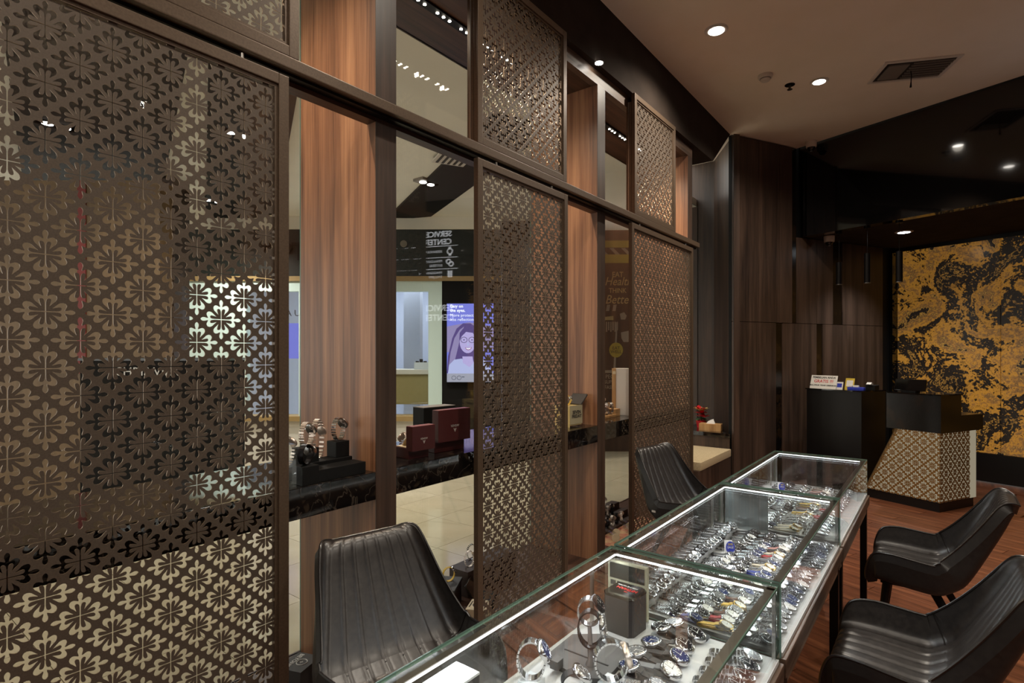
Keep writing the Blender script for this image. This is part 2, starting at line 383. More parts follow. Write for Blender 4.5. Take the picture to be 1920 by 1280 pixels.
def cell_mesh(th, pitch):
    P2 = OUT + HOLE; n = len(P2); h = len(HOLE)
    v = [(x*pitch, 0, y*pitch) for x, y in P2] + [(x*pitch, th, y*pitch) for x, y in P2]
    f = []
    for a, b, c in _tri:
        p, q, r = (Vector(P2[i]) for i in (a,b,c))
        if (q-p).cross(r-p) < 0: b, c = c, b
        f += [(a,b,c), (n+a,n+c,n+b)]
    w = []
    for i in range(h):
        a, b = 4+i, 4+(i+1)%h
        w += [(a,n+a,n+b), (a,n+b,b)]
    return np.array(v), np.array(f+w), np.array([0]*len(f)+[1]*len(w))
def lattice(name, w, hgt, parent, loc, rot=None, ph=(0,0), th=.003, pitch=PITCH, m='bronze', poly=None):
    """pierced sheet filling 0..w x 0..hgt in local x,z; clipped at its borders"""
    cv, cf, cm = cell_mesh(th, pitch); V_, F_, K_ = [], [], []; off = 0; border = bmesh.new()
    nx, nz = int(w/pitch)+3, int(hgt/pitch)+3
    for i in range(-2*1, 2*nx):
        for j in range(-2, 2*nz):
            if (i+j) % 2: continue
            cx, cz = ph[0]+i*pitch/2, ph[1]+j*pitch/2
            if cx < -pitch/2 or cz < -pitch/2 or cx > w+pitch/2 or cz > hgt+pitch/2: continue
            inside = cx >= pitch/2 and cz >= pitch/2 and cx <= w-pitch/2 and cz <= hgt-pitch/2
            if poly: inside = inside and cx - pitch/2 >= poly[0] + (poly[1]-poly[0])*(cz+pitch/2)/hgt and poly[1] > poly[0]
            vv = cv + np.array((cx, 0, cz))
            if inside:
                V_.append(vv); F_.append(cf+off); K_ += cm.tolist(); off += len(cv)
            else:
                bv = [border.verts.new(p) for p in vv]
                for (a, b, c), k in zip(cf, cm): border.faces.new((bv[a],bv[b],bv[c])).material_index = int(k)
    planes = [((0,0,0),(-1,0,0)),((w,0,0),(1,0,0)),((0,0,0),(0,0,-1)),((0,0,hgt),(0,0,1))]
    if poly:
        d = Vector((poly[1]-poly[0], 0, hgt)); planes.append(((poly[0],0,0), (-d.z, 0, d.x)))
    for co, no in planes:
        bmesh.ops.bisect_plane(border, geom=border.verts[:]+border.edges[:]+border.faces[:], dist=1e-6, plane_co=co, plane_no=no, clear_outer=True)
    border.verts.index_update()
    bvs = np.array([v.co[:] for v in border.verts]).reshape(-1,3)
    faces = [tuple(f) for a in F_ for f in a.tolist()] + [tuple(v.index+off for v in f.verts) for f in border.faces]
    K_ += [f.material_index for f in border.faces]; border.free()
    vs = np.concatenate(V_+[bvs]) if V_ else bvs
    me = bpy.data.meshes.new(name); me.from_pydata(vs.tolist(), [], faces); me.materials.append(M[m]); me.materials.append(M['cut_edge_glint']); me.polygons.foreach_set('material_index', K_); me.update()
    return link(name, me, parent, loc, rot)
def screen(x0, x1, z0, z1, label, group, fw=.040, phase=None):
    t = thing('pierced_screen', label, 'screen', (x0, 1.93, z0), group=group); w, h = x1-x0, z1-z0
    MB().bbox((0,0,0),(fw,.03,h),.003).build('stile', 'bronze_frame', t)
    MB().bbox((w-fw,0,0),(w,.03,h),.003).build('stile', 'bronze_frame', t)
    MB().bbox((fw,0,h-fw),(w-fw,.03,h),.003).build('frame_rail', 'bronze_frame', t)
    MB().bbox((fw,0,0),(w-fw,.03,fw),.003).build('frame_rail', 'bronze_frame', t)
    k = .012                                                    # stepped inner moulding
    mb = MB()
    mb.box((fw,.008,fw),(fw+k,.028,h-fw)); mb.box((w-fw-k,.008,fw),(w-fw,.028,h-fw))
    mb.box((fw+k,.008,h-fw-k),(w-fw-k,.028,h-fw)); mb.box((fw+k,.008,fw),(w-fw-k,.028,fw+k))
    mb.build('moulding', 'bronze_frame', t)
    ph = (0,0)
    if phase: ph = ((phase[0]-x0-fw) % PITCH, (phase[1]-z0-fw) % PITCH)
    lattice('pierced_sheet', w-2*fw, h-2*fw, t, (fw,.015,fw), ph=ph)
    return t
PH = (.817, 1.773)
g1, g2 = 'tall sliding screens below the track', 'short sliding screens above the track'
lows = [screen(.20,1.136,.055,2.612,'large bronze pierced flower screen filling the left foreground',g1,phase=PH),
        screen(2.206,3.098,.055,2.612,'tall bronze pierced flower screen between the two wider wooden fins',g1,phase=PH),
        screen(4.049,5.417,.055,2.612,'tall bronze pierced flower screen farthest away, behind the distant leather chair',g1,phase=PH)]
ups = [screen(.30,1.177,2.69,3.668,'short bronze pierced screen above the foreground screen, top left',g2,phase=(.80,3.0)),
       screen(2.206,3.084,2.69,3.668,'short bronze pierced screen above the middle tall screen',g2,phase=(2.60,3.0)),
       screen(4.10,4.959,2.69,3.655,'short bronze pierced screen above the farthest tall screen',g2,phase=(4.5,3.0))]
for t, w in ((lows[0],.936),(lows[1],.892),(lows[2],1.368)):
    for dx in (.17, w-.17):
        MB().tube([(dx,.015,2.552),(dx,.015,2.578)], .007, 8).build('hanger_bolt', 'aluminium', t)
for t in ups:                                                   # post behind the left stile of each short screen
    MB().box((-.0,.032,0),(.03,.075,.90)).build('guide_post', 'bronze_frame', t)
    MB().box((-.004,.05,0),(0,.056,.90)).build('edge_strip', 'aluminium', t)

# ------------------------------------------------------------------ marble ledges and window panes
bays = [(-.3,1.595),(1.712,3.62),(3.735,5.465)]
led_lab = ['black veined marble ledge left of the nearest fin, carrying the stepped watch stand',
           'black veined marble ledge carrying the dark red watch boxes', 'black veined marble ledge carrying the tan crate box']
for (a, b), lb in zip(bays, led_lab):
    t = tag(MB().bbox((0,0,0),(b-a,YB-YF-.01,.124),.003).build('marble_ledge', 'black_marble', loc=(a,YF,.926)), lb, 'ledge', 'marble ledges in the window bays')
for k, (a, b) in enumerate(bays+[(5.58,7.48)]):
    pane(MB(), (a,YB,.05), (b,YB+.01,3.555), 1).build('window_%d' % (k+1), ['window_glass','glass_edge'], struct=True)

# LED rails in the tops of the bays
def led_rail(x, n, lab):
    t = thing('led_rail', lab, 'lamp', (x,2.30,3.545), group='recessed LED rails in the window bays')
    L = n*.05
    MB().box((-L/2-.02,-.028,-.004),(L/2+.02,.028,.012)).build('housing', 'black_metal', t)
    d = MB().lathe([(.009,-.006),(.009,-.003)],10).mesh('led', ['led_dot'])
    for i in range(n):
        if i % 4 == 3: continue
        link('led', d, t, (-L/2+.025+i*.05, 0, 0))
    for q in range(4):
        l = bpy.data.lights.new('led_light','SPOT'); l.energy=27; l.color=(1,.82,.62); l.spot_size=radians(150); l.spot_blend=1; l.shadow_soft_size=.007
        lo = bpy.data.objects.new('led_light', l); COL.objects.link(lo); lo.parent=t; lo.location=((q-1.5)*L/4,0,-.02)
led_rail(.75, 16, 'row of small LEDs in the bay top above the foreground screen')
led_rail(2.55, 20, 'row of small LEDs in the bay top above the red watch boxes')
led_rail(4.6, 18, 'row of small LEDs in the bay top left of the farthest short screen')

# ------------------------------------------------------------------ ceiling fittings
def downlight(x, y, z, label, e=60, r=.055, m='downlight_lens', col=(1,.90,.76), spot=True, group='round recessed ceiling lights', ang=110):
    t = thing('downlight', label, 'lamp', (x,y,z), group=group)
    MB().lathe([(r*1.45,-.004),(r*1.45,0),(r*1.0,.0),(r*1.0,-.006),(r*1.25,-.010)][::-1],28).build('trim_ring', 'plastic_white', t, True)
    MB().lathe([(r*.95,-.012),(r*.95,-.006)],28).build('lens', m, t)
    if spot:
        l = bpy.data.lights.new('lamp_light','SPOT'); l.energy=e; l.color=col; l.spot_size=radians(ang); l.spot_blend=.8; l.shadow_soft_size=.05
        lo = bpy.data.objects.new('lamp_light', l); COL.objects.link(lo); lo.parent=t; lo.location=(0,0,-.03)
    return t
downlight(4.457,1.405,ZC,'large bright recessed ceiling light nearest the screens',180,.062,ang=150)
downlight(5.886,.906,ZC,'smaller recessed ceiling light beside the sprinkler head',180,.055,ang=150)
for k,(x,y) in enumerate(((2.2,.9),(2.2,-1.2),(.2,.8),(.2,-1.2),(4.4,-1.2),(-1.6,.2),(2.2,-3),(4.4,-3),(.2,-3))):  # unseen downlights, added to brighten the screens and the room
    downlight(x,y,ZC,'%s added fill light in rows over the shop floor, unseen beyond the picture edge' % ORD[k],112,.055,ang=150,group='added fill lights beyond the picture')
downlight(8.115,.353,3.03,'cool white recessed light in the low ceiling above the reception desk',110,.065,'cool_lens',(.9,.95,1))
t = thing('bulkhead_light','small bright light at the lower edge of the dark bulkhead above the wooden beam','lamp',(3.523,1.935,3.655))
MB().lathe([(.028,-.006),(.028,0)],16).build('lens','downlight_lens',t); MB().lathe([(.034,-.003),(.034,0)],16).build('trim_ring','black_metal',t)
t = thing('smoke_detector','round white smoke detector on the ceiling between the two recessed lights','detector',(5.459,1.278,ZC))
MB().lathe([(.0,-.058),(.035,-.056),(.044,-.045),(.046,-.03),(.060,-.026),(.064,-.012),(.064,0)],28).build('body','plastic_white',t,True)
MB().lathe([(.0475,-.040),(.0475,-.034)],28).build('vent_slot','plastic_grey',t)
t = thing('sprinkler','small dark sprinkler head on the ceiling','sprinkler',(5.797,1.14,ZC))
MB().lathe([(.045,-.004),(.045,0)],20).build('rose','black_metal',t); MB().lathe([(.012,-.03),(.012,-.004)],10).build('stem','dark_aluminium',t)
MB().lathe([(.024,-.046),(.024,-.043)],12).build('deflector','dark_aluminium',t); MB().tube([(.012,0,-.03),(.006,0,-.043)],.003,6).build('arm','dark_aluminium',t); MB().tube([(-.012,0,-.03),(-.006,0,-.043)],.003,6).build('arm','dark_aluminium',t)
def dome(x,y,z,lab):
    t = thing('dome_camera',lab,'camera',(x,y,z),group='white dome security cameras')
    MB().lathe([(.052,-.075),(.058,-.068),(.06,-.01),(.06,0)],26).build('base','plastic_white',t,True)
    MB().lathe([(.005,-.118),(.026,-.110),(.040,-.092),(.045,-.075)],24).build('dome','lens_black',t,True)
    MB().lathe([(.012,-.121),(.012,-.112)],14).build('lens_ring','aluminium',t)
dome(7.50,1.24,ZC,'white dome camera on the high ceiling at the top of the black fascia')
dome(7.86,1.10,3.03,'white dome camera on the low ceiling left of the pendant lamps')
t = thing('air_vent','open rectangular ceiling air vent with bare louvres and a hanging cable','vent',(6.155,.20,ZC),radians(-65))
w_, d_ = .30, .20
mb = MB()
for a,b in (((-w_,-d_,-.012),(w_,-d_+.03,0)),((-w_,d_-.03,-.012),(w_,d_,0)),((-w_,-d_+.03,-.012),(-w_+.03,d_-.03,0)),((w_-.03,-d_+.03,-.012),(w_,d_-.03,0))): mb.bbox(a,b,.002)
mb.build('frame','plastic_white',t)
MB().box((-w_+.03,-d_+.03,-.004),(w_-.03,d_-.03,-.001)).build('duct','duct_dark',t)
for k in range(7): MB().box((-.05,-.14+k*.045,-.014),(w_-.035,-.128+k*.045,-.004)).build('louvre','plastic_grey',t)
MB().box((-.24,-.13,-.016),(-.08,.13,-.004)).build('valve_block','plastic_grey',t)
MB().tube([(-.02,0,-.005),(-.01,.01,-.05),(-.015,.005,-.11),(-.02,.0,-.16)],[.004,.004,.004,.009],8).build('cable','black_matte',t)

# ------------------------------------------------------------------ display tables with glass cases
def display_table(x0, label, tray='tray_grey', e=2.6):
    L, Y0, Y1 = 1.16, .352, .925
    t = thing('display_table', label, 'table', (x0,0,0), group='glass-topped display tables in a row')
    MB().bbox((.002,Y0,.645),(L-.002,Y1,.70),.003).build('table_top','table_wood',t)
    MB().box((.012,Y0+.012,.70),(L-.012,Y1-.012,.712)).build('inner_tray',tray,t)
    for x in (.03, L-.065):
        for y in (Y0+.01, Y1-.045): MB().bbox((x,y,0),(x+.035,y+.035,.645),.002).build('leg','black_metal',t)
    MB().box((.05,.60,.12),(L-.05,.62,.62)).build('back_panel','dark_wood',t)
    mb = MB(); mb.box((.0,Y0+.012,.60),(L,Y0+.03,.645)); mb.box((0,Y1-.03,.60),(L,Y1-.012,.645)); mb.build('apron','table_wood',t)
    # glass case
    c = MB(); g = .006; a, b, z0, z1 = .365, .898, .70, .92
    def gp(name, p, q, thin): pane(MB(),p,q,thin).build(name,['glass','glass_edge'],t)
    gp('top_pane',(0,a,z1-g),(L,b,z1),2)
    gp('side_pane',(0,a,z0),(L,a+g,z1-g),1); gp('side_pane',(0,b-g,z0),(L,b,z1-g),1)
    gp('end_pane',(0,a+g,z0),(g,b-g,z1-g),0); gp('end_pane',(L-g,a+g,z0),(L,b-g,z1-g),0)
    # aluminium profiles under the top pane, LED lines on the left, far and right ones
    z = z1-g-.001
    for nm, p, q in (('edge_profile',(g,b-g-.030,z-.006),(L-g,b-g-.012,z)),('edge_profile',(L-g-.030,a+g,z-.006),(L-g-.012,b-g,z)),('edge_profile',(g,a+g,z-.010),(L-g,a+g+.022,z)),('edge_profile',(g,a+g,z-.006),(g+.016,b-g,z))):
        MB().box(p,q).build(nm,'dark_aluminium',t)
    MB().box((g,b-g-.033,z-.007),(L-.04,b-g-.030,z-.003)).build('led_strip','led_white',t)
    MB().box((L-g-.033,a+.035,z-.008),(L-g-.030,b-.04,z-.003)).build('led_strip','led_white',t)
    MB().box((g,a+g+.022,z-.006),(L-.04,a+g+.0235,z-.003)).build('led_strip','led_white',t)
    for x, y in ((g,b-g-.014),(L-g-.014,b-g-.014),(L-g-.014,a+g),(L-.16,b-g-.012)): MB().box((x,y,.712),(x+.010,y+.010,z-.006)).build('corner_post','aluminium',t)
    for nm, y, x, sx, sy, e in (('case_light',b-.055,L/2,L-.1,.02,e),('case_light',a+.055,L/2,L-.1,.02,e)):
        l = bpy.data.lights.new(nm,'AREA'); l.shape='RECTANGLE'; l.size=sx; l.size_y=sy; l.energy=e; l.color=(.92,.96,1)
        lo = bpy.data.objects.new(nm,l); COL.objects.link(lo); lo.parent=t; lo.location=(x,y,z-.014)
    return t
T1 = display_table(.56,'nearest display table, glass case holding the dark cube box and watch stands','tray_white',1.5)
T2 = display_table(1.742,'middle display table, glass case packed with rows of coloured watches')
T3 = display_table(2.924,'farthest display table at the end of the row, glass case with fewer watches')
for t in (T2, T3):
    MB().box((.30,.575,.14),(.62,.60,.58)).build('lit_panel','lit_onyx',t)
    MB().box((.66,.575,.14),(1.0,.60,.58)).build('lit_panel','lit_onyx',t)
ZT = .7125

# ------------------------------------------------------------------ watches
def head(mb, r, h, ic, idl, ih, M4, crown=True, case=True, dial=True):
    k = len(mb.v)
    if case:
        pr = [(r*.86,0),(r*.98,h*.15),(r,h*.5),(r*.97,h*.8),(r*.86,h),(r*.78,h*.96),(r*.77,h*.86)]
        mb.lathe(pr,20,mis=[ic,ic,ic,ic,ic,ic,idl] if dial else [ic]*7)
        if crown: mb.lathe([(.003,r*.96),(.003,r*1.16)],8,c=(0,0,h*.5),axis='x',mi=ic)
    z = h*.86+.0003
    if dial:
        if not case: mb.lathe([(r*.765,z-.0006),(r*.765,z)],20,mi=idl)
        mb.add([(x,y,z+.0003) for x,y in ((-.0006,-r*.1),(.0006,-r*.1),(.0006,r*.58),(-.0006,r*.58))],[(0,1,2,3)],ih)
        mb.add([(x,y,z+.0005) for x,y in ((-r*.1,-.0006),(r*.42,-.0006),(r*.42,.0006),(-r*.1,.0006))],[(0,1,2,3)],ih)
        z += .0001
        for j in range(12):
            a = j*pi/6; c, s = cos(a), sin(a); q0, q1, w = r*.58, r*.70, r*.03
            mb.add([(q0*c-w*s,q0*s+w*c,z),(q0*c+w*s,q0*s-w*c,z),(q1*c+w*s,q1*s-w*c,z),(q1*c-w*s,q1*s+w*c,z)],[(0,1,2,3)],ih)
    mb.xf(M4, k)
def head_parts(t, r, case, dial, M4):
    mb = MB(); head(mb, r, .011, 0, 1, 2, M4, dial=False); o = mb.build('watch_case', case, t, True)
    mb = MB(); head(mb, r, .011, 0, 0, 1, M4, case=False); mb.build('dial', [dial,'ink_white' if dial!='dial_white' else 'ink_black'], o)
def flat_parts(steel, r=.021, L=.095, tilt=20):
    """folded watch lying down: returns case, strap builders; strap runs to +y"""
    path = [(-.012,.010),(-.002,.003),(.02,.002),(L*.6,.002),(L,.002),(L+.008,.0045),(L+.010,.008),(L+.006,.0115),(L*.75,.0125),(L*.45,.014),(.030,.017),(.019,.019)]
    st = MB()
    w = [.018,.020,.020,.018,.017,.017,.017,.017,.017,.018,.019,.020]
    if steel:
        P = [Vector(p) for p in path]; seg = []
        for i in range(len(P)-1):
            n = max(1,int((P[i+1]-P[i]).length/.0065))
            for q in range(n): seg.append((P[i]+(P[i+1]-P[i])*(q+.5)/n, P[i+1]-P[i]))
        for p, d in seg:
            a = atan2(d.y,d.x)
            for x0, x1 in ((-.0095,-.0042),(-.0036,.0036),(.0042,.0095)):
                k = len(st.v); st.box((x0,-.0028,-.0014),(x1,.0028,.0014)); st.xf(Matrix.Translation((0,p.x,p.y)) @ Matrix.Rotation(a,4,'X'),k)
    else:
        st.ribbon(path,w,.0026)
    hd = Matrix.Translation((0,0,.012)) @ Matrix.Rotation(radians(tilt),4,'X')
    return st, hd
DIALS = ['dial_black','dial_white','dial_blue','dial_silver']
def flat_watch_mesh(steel, case, dial, strap, r=.021, L=.095):
    st, hd = flat_parts(steel, r, L); mb = MB(); mb.v, mb.f, mb.m = st.v, st.f, [1]*len(st.f)
    head(mb, r, .011, 0, 2, 3, hd)
    return mb.mesh('watch',[case,strap,dial,'ink_white' if dial!='dial_white' else 'ink_black'],smooth=True)
def flat_watch(x, y, z, rz, steel, case, dial, strap, label, group, r=.0215, L=.095, sc=1, tilt=20):
    t = thing('wrist_watch', label, 'watch', (x,y,z), rz, group); t.scale = (sc,)*3
    st, hd = flat_parts(steel, r, L, tilt); st.build('bracelet' if steel else 'strap', strap, t)
    head_parts(t, r, case, dial, hd)
    return t
def ring_watch_mesh(steel, strap, ry=.027, rz=.034):
    st = MB(); N = 26
    pts = [(-ry*cos(2*pi*i/N), rz+rz*sin(2*pi*i/N)) for i in range(N)]
    if steel:
        for i in range(N):
            a = 2*pi*i/N; t = atan2(rz*cos(a), ry*sin(a))
            for x0, x1 in ((-.0098,-.0044),(-.0038,.0038),(.0044,.0098)):
                k = len(st.v); st.box((x0,-.0033,-.0016),(x1,.0033,.0016)); st.xf(Matrix.Translation((0,pts[i][0],pts[i][1])) @ Matrix.Rotation(t,4,'X'),k)
    else: st.ribbon(pts,.02,.003,closed=True)
    return st
def ring_watch(x, y, z, rz, steel, case, dial, strap, label, group=None, r=.021, tilt=35, ry=.027, rh=.034, sc=1):
    """closed watch standing on its clasp; dial looks towards local -y, tilted up"""
    t = thing('wrist_watch', label, 'watch', (x,y,z), rz, group); t.scale = (sc,)*3
    ring_watch_mesh(steel, strap, ry, rh).build('bracelet' if steel else 'strap', strap, t)
    a = radians(tilt)
    p = Vector((0,-ry*cos(a), rh+rh*sin(a)))
    head_parts(t, r, case, dial, Matrix.Translation(p) @ Matrix.Rotation(pi/2-a,4,'X') @ Matrix.Translation((0,0,-.004)))
    return t

# --- near case: hand-placed watches on black straps and steel bracelets
gA, gB = 'black-strap watches beside the dark cube box', 'steel watches along the right glass of the nearest case'
near = [(1.662,.586,0,'dial_black','steel watch on black strap, farthest in the right column beside the cube box'),
        (1.578,.590,0,'dial_black','steel chronograph on black strap, second from the back in the right column'),
        (1.512,.580,0,'dial_blue','steel chronograph on black strap, third from the back in the right column'),
        (1.432,.572,0,'dial_white','pale-dial watch on grey-black strap, nearest of the right column'),
        (1.640,.684,1,'dial_black','dark steel watch on black strap just right of the cube box'),
        (1.540,.672,1,'dial_blue','blue-dial watch on black strap, second of the left column'),
        (1.462,.683,1,'dial_silver','silver-dial watch on black strap beside the hexagonal stand'),
        (1.384,.668,1,'dial_blue','dark blue watch on black strap nearest the hexagonal stand'),
        (1.690,.662,1,'dial_silver','round steel watch on black strap touching the back glass')]
for x,y,k,d,lb in near: flat_watch(x,y,ZT,(pi-.05 if k else .12),False,'steel',d,'strap_black' if d!='dial_white' else 'strap_grey',lb,gA,.0235,.072,1.32,8 if k else 22)
near2 = [(1.640,.412,.25,'steel bracelet watch by the far right corner of the nearest case'),(1.585,.405,.22,'second steel bracelet watch along the right glass of the nearest case'),
         (1.528,.402,.2,'third steel bracelet watch along the right glass of the nearest case'),(1.472,.400,.2,'fourth steel bracelet watch along the right glass of the nearest case'),
         (1.416,.398,.2,'fifth steel bracelet watch along the right glass of the nearest case'),(1.360,.402,.2,'steel bracelet watch along the right glass at the bottom picture edge'),
         (1.345,.560,.3,'silver watch lying flat at the bottom edge below the pale-dial watch')]
for x,y,rz,lb in near2: flat_watch(x,y+.010,ZT,rz,True,'steel','dial_black' if rz<.23 else 'dial_silver','steel',lb,gB,.0235,.075,1.28)
# standing watches of the near case
st_ = thing('watch_stand','grey angular watch stand with a post, in the middle of the nearest case','stand',(0,0,0))
MB().prism([(1.292,.884),(1.45,.888),(1.512,.813),(1.506,.73),(1.47,.704),(1.426,.701),(1.304,.696),(1.285,.726),(1.277,.80)],ZT,ZT+.014).build('base_slab','stand_grey',st_)
MB().tube([(1.340,.761,ZT+.012),(1.343,.762,ZT+.03),(1.352,.770,ZT+.058)],[.016,.009,.008],10).build('post','stand_grey',st_,True)
MB().tube([(1.352,.770,ZT+.056),(1.385,.79,ZT+.075),(1.403,.802,ZT+.090)],[.007,.006,.006],8).build('arm','stand_grey',st_,True)
MB().bbox((1.255,.815,ZT+.014),(1.285,.84,ZT+.038),.002).build('sign_tab','stand_grey',st_)
MB().box((1.36,.86,ZT+.0142),(1.365,.72,ZT+.0152)).build('groove','ink_black',st_)
ring_watch(1.403,.802,ZT+.088,radians(28),True,'black_steel','dial_black','steel','steel watch highest on the grey angular stand, dial turned right',None,.0225,38,.026,.030,1.25)
ring_watch(1.349,.768,ZT+.058,radians(25),True,'steel','dial_silver','black_steel','polished steel watch lower on the grey angular stand, dial facing right',None,.0245,10,.025,.037,1.32)
ring_watch(1.304,.682,ZT+.016,radians(38),True,'rose_steel','dial_silver','steel','large open steel bracelet watch on a clear block before the grey stand',None,.0235,18,.030,.036,1.40)
ring_watch(1.184,.850,ZT+.016,radians(30),True,'steel','dial_blue','steel','white and steel chronograph standing alone on a clear block by the left glass',None,.0225,30,.026,.036,1.38)
for x, y, lb in ((1.304,.682,'clear acrylic block under the large open bracelet watch'),(1.184,.850,'clear acrylic block under the lone chronograph')):
    tag(MB().bbox((x-.028,y-.024,ZT),(x+.028,y+.024,ZT+.016),.002).build('acrylic_block','acrylic_white'),lb,'block','acrylic watch blocks')
ring_watch(1.225,.745,ZT,radians(40),False,'steel','dial_silver','strap_black','silver-dial watch on black strap at the bottom edge, before the grey stand',None,.0235,50,.024,.020,1.3)
# dark cube box with printed top
t = thing('gift_box','dark charcoal cube box with clipped corners and red print on its lid','box',(1.608,.79,ZT),radians(-4))
o8 = [(-.052,-.038),(-.038,-.052),(.038,-.052),(.052,-.038),(.052,.038),(.038,.052),(-.038,.052),(-.052,.038)]
MB().prism(o8,0,.112).build('body','box_charcoal',t)
MB().prism([(x*1.02,y*1.02) for x,y in o8],.112,.118).build('lid','black_gloss',t)
text('lid_print','HITMAN',.019,'ink_red',t,(.012,.0,.1184),(0,0,radians(90)),bold=.0004)
text('lid_print','AGENT 47 WATCH',.008,'ink_white',t,(.032,.008,.1184),(0,0,radians(90)))
text('lid_print','set',.010,'ink_red',t,(-.008,-.006,.1184),(0,0,radians(90)))
# upright calculator
t = thing('calculator','beige desk calculator propped upright against the back glass of the nearest case','calculator',(1.690,.82,ZT),0)
MB().bbox((-.008,-.07,0),(.008,.07,.175),.003).build('body','calc_body',t)
MB().box((-.0098,-.062,.118),(-.0078,.062,.168)).build('display','calc_screen',t)
for r_ in range(5):
    for c_ in range(5): MB().bbox((-.012,-.056+c_*.024,.012+r_*.021),(-.008,-.038+c_*.024,.026+r_*.021),.001).build('key','calc_key',t)
# tall dark box with pale top at the bottom edge
t = thing('display_box','tall dark box with a pale top at the bottom edge of the nearest case','box',(.80,.835,ZT))
MB().bbox((-.12,-.035,0),(.12,.035,.165),.002).build('body','box_charcoal',t); MB().box((-.12,-.035,.165),(.12,.035,.17)).build('lid','acrylic_white',t)

# --- rows in the middle and far cases
variants = {}
def var(steel, case, dial, strap):
    k = (steel,case,dial,strap)
    if k not in variants: variants[k] = flat_watch_mesh(*k, r=.0235, L=.076)
    return variants[k]
SW = {'strap_black':'black-strap','strap_brown':'brown-strap','strap_red':'red-strap','strap_blue':'blue-strap','strap_cream':'cream-strap','strap_yellow':'yellow-strap','strap_grey':'grey-strap','strap_pink':'pink-strap','steel':'steel bracelet','gold_metal':'gold bracelet','rose_steel':'rose-gold bracelet'}
def row_watch(n,x,y,z,rz,v,where,rx=0):
    o = link('wrist_watch', var(*v), None, (x,y,z), (rx,0,rz))
    return tag(o, '%s watch, %s from the near end %s' % (SW[v[3]], ORD[n], where), 'watch', 'watches '+where)
rnd = random.Random(3)
STEELS = [(True,'steel','dial_black','steel'),(True,'steel','dial_white','steel'),(True,'steel','dial_silver','steel'),(True,'steel','dial_blue','steel')]
COLS = [(False,'steel','dial_white','strap_red'),(False,'steel','dial_blue','strap_blue'),(False,'gold_metal','dial_white','strap_cream'),(False,'steel','dial_black','strap_black'),
        (False,'steel','dial_white','strap_brown'),(False,'steel','dial_silver','strap_grey'),(False,'gold_metal','dial_white','strap_yellow'),(False,'rose_steel','dial_white','strap_pink'),(True,'steel','dial_white','steel'),(False,'steel','dial_black','strap_black')]
DARK = [(False,'black_steel','dial_black','strap_black'),(False,'steel','dial_black','strap_black'),(True,'steel','dial_black','steel')]
# middle case: dark raised tray on the left, mixed colours in the centre, steel on the right
tag(MB().bbox((1.79,.790,ZT),(2.83,.868,ZT+.022),.003).build('watch_tray','tray_grey'),'long grey raised tray along the left side of the middle glass case','tray')
def row(x0, n, dx, y, z, jit, pick, where, skip=None, rz0=.08):
    for i in range(n):
        x = x0+i*dx
        if skip and abs(x-skip) < .035: continue
        row_watch(i,x,y+rnd.uniform(-.007,.007),z,rz0+rnd.uniform(-jit,jit),rnd.choice(pick),where)
row(1.81,24,.0425,.800,ZT+.022,.15,DARK,'of the tray row, middle case',rz0=.05)
row(1.785,25,.0425,.700,ZT,.2,DARK+STEELS[:2],'of the leftmost floor row, middle case',2.467)
row(1.780,26,.0410,.620,ZT,.2,DARK*2+STEELS*2+COLS[1:3],'of the second floor row, middle case')
row(1.785,25,.0425,.540,ZT,.2,COLS[:3]+COLS[4:]*2+STEELS,'of the colourful row, middle case',rz0=.12)
row(1.775,27,.0398,.474,ZT,.25,STEELS*3+COLS[5:6],'of the fourth floor row, middle case')
row(1.772,28,.0385,.406,ZT,.25,STEELS,'of the right-glass row, middle case')
row(3.00,18,.058,.775,ZT,.15,DARK,'of the leftmost row, farthest case',3.781)
row(2.98,18,.058,.670,ZT,.15,DARK+STEELS,'of the second row, farthest case')
row(2.97,19,.056,.560,ZT,.2,COLS[2:]+STEELS*2,'of the third row, farthest case')
row(2.965,20,.054,.445,ZT,.2,COLS[:1]+STEELS*4,'of the right-glass row, farthest case')
# a few bigger bracelets in the near case beyond the box (leftover row at its back glass)
def price_tag(x,y,lab,rz):
    t = thing('price_sign',lab,'sign',(x,y,ZT),rz,'oval price signs in the cases')
    MB().add([(-.022,0,0),(.022,0,0),(.022,.004,0),(-.022,.004,0),(-.016,.02,.055),(.016,.02,.055),(.016,.024,.055),(-.016,.024,.055)],[(0,3,2,1),(4,5,6,7),(0,1,5,4),(2,3,7,6),(1,2,6,5),(3,0,4,7)]).build('stand','paper_white',t)
    k = MB(); k.lathe([(.026,-.0015),(.026,.0015)],24,axis='y'); k.v = [(a*.72,b-.004,c_+.034) for a,b,c_ in k.v]; k.build('oval_face','ink_blue',t)
    text('print','SALE',.012,'paper_white',t,(0,-.0062,.034),(pi/2,0,0)); text('print','50%',.012,'card_yellow',t,(0,-.0062,.047),(pi/2,0,0))
price_tag(2.467,.72,'white sign with a blue oval face standing among the middle case watches',radians(-55))
price_tag(3.781,.79,'white sign with a blue oval face standing in the farthest case',radians(-55))
tag(MB().bbox((2.865,.66,ZT),(2.873,.86,ZT+.19),.001).build('frosted_divider','mirror_plastic'),'grey ribbed divider panel at the far end of the middle glass case','panel')

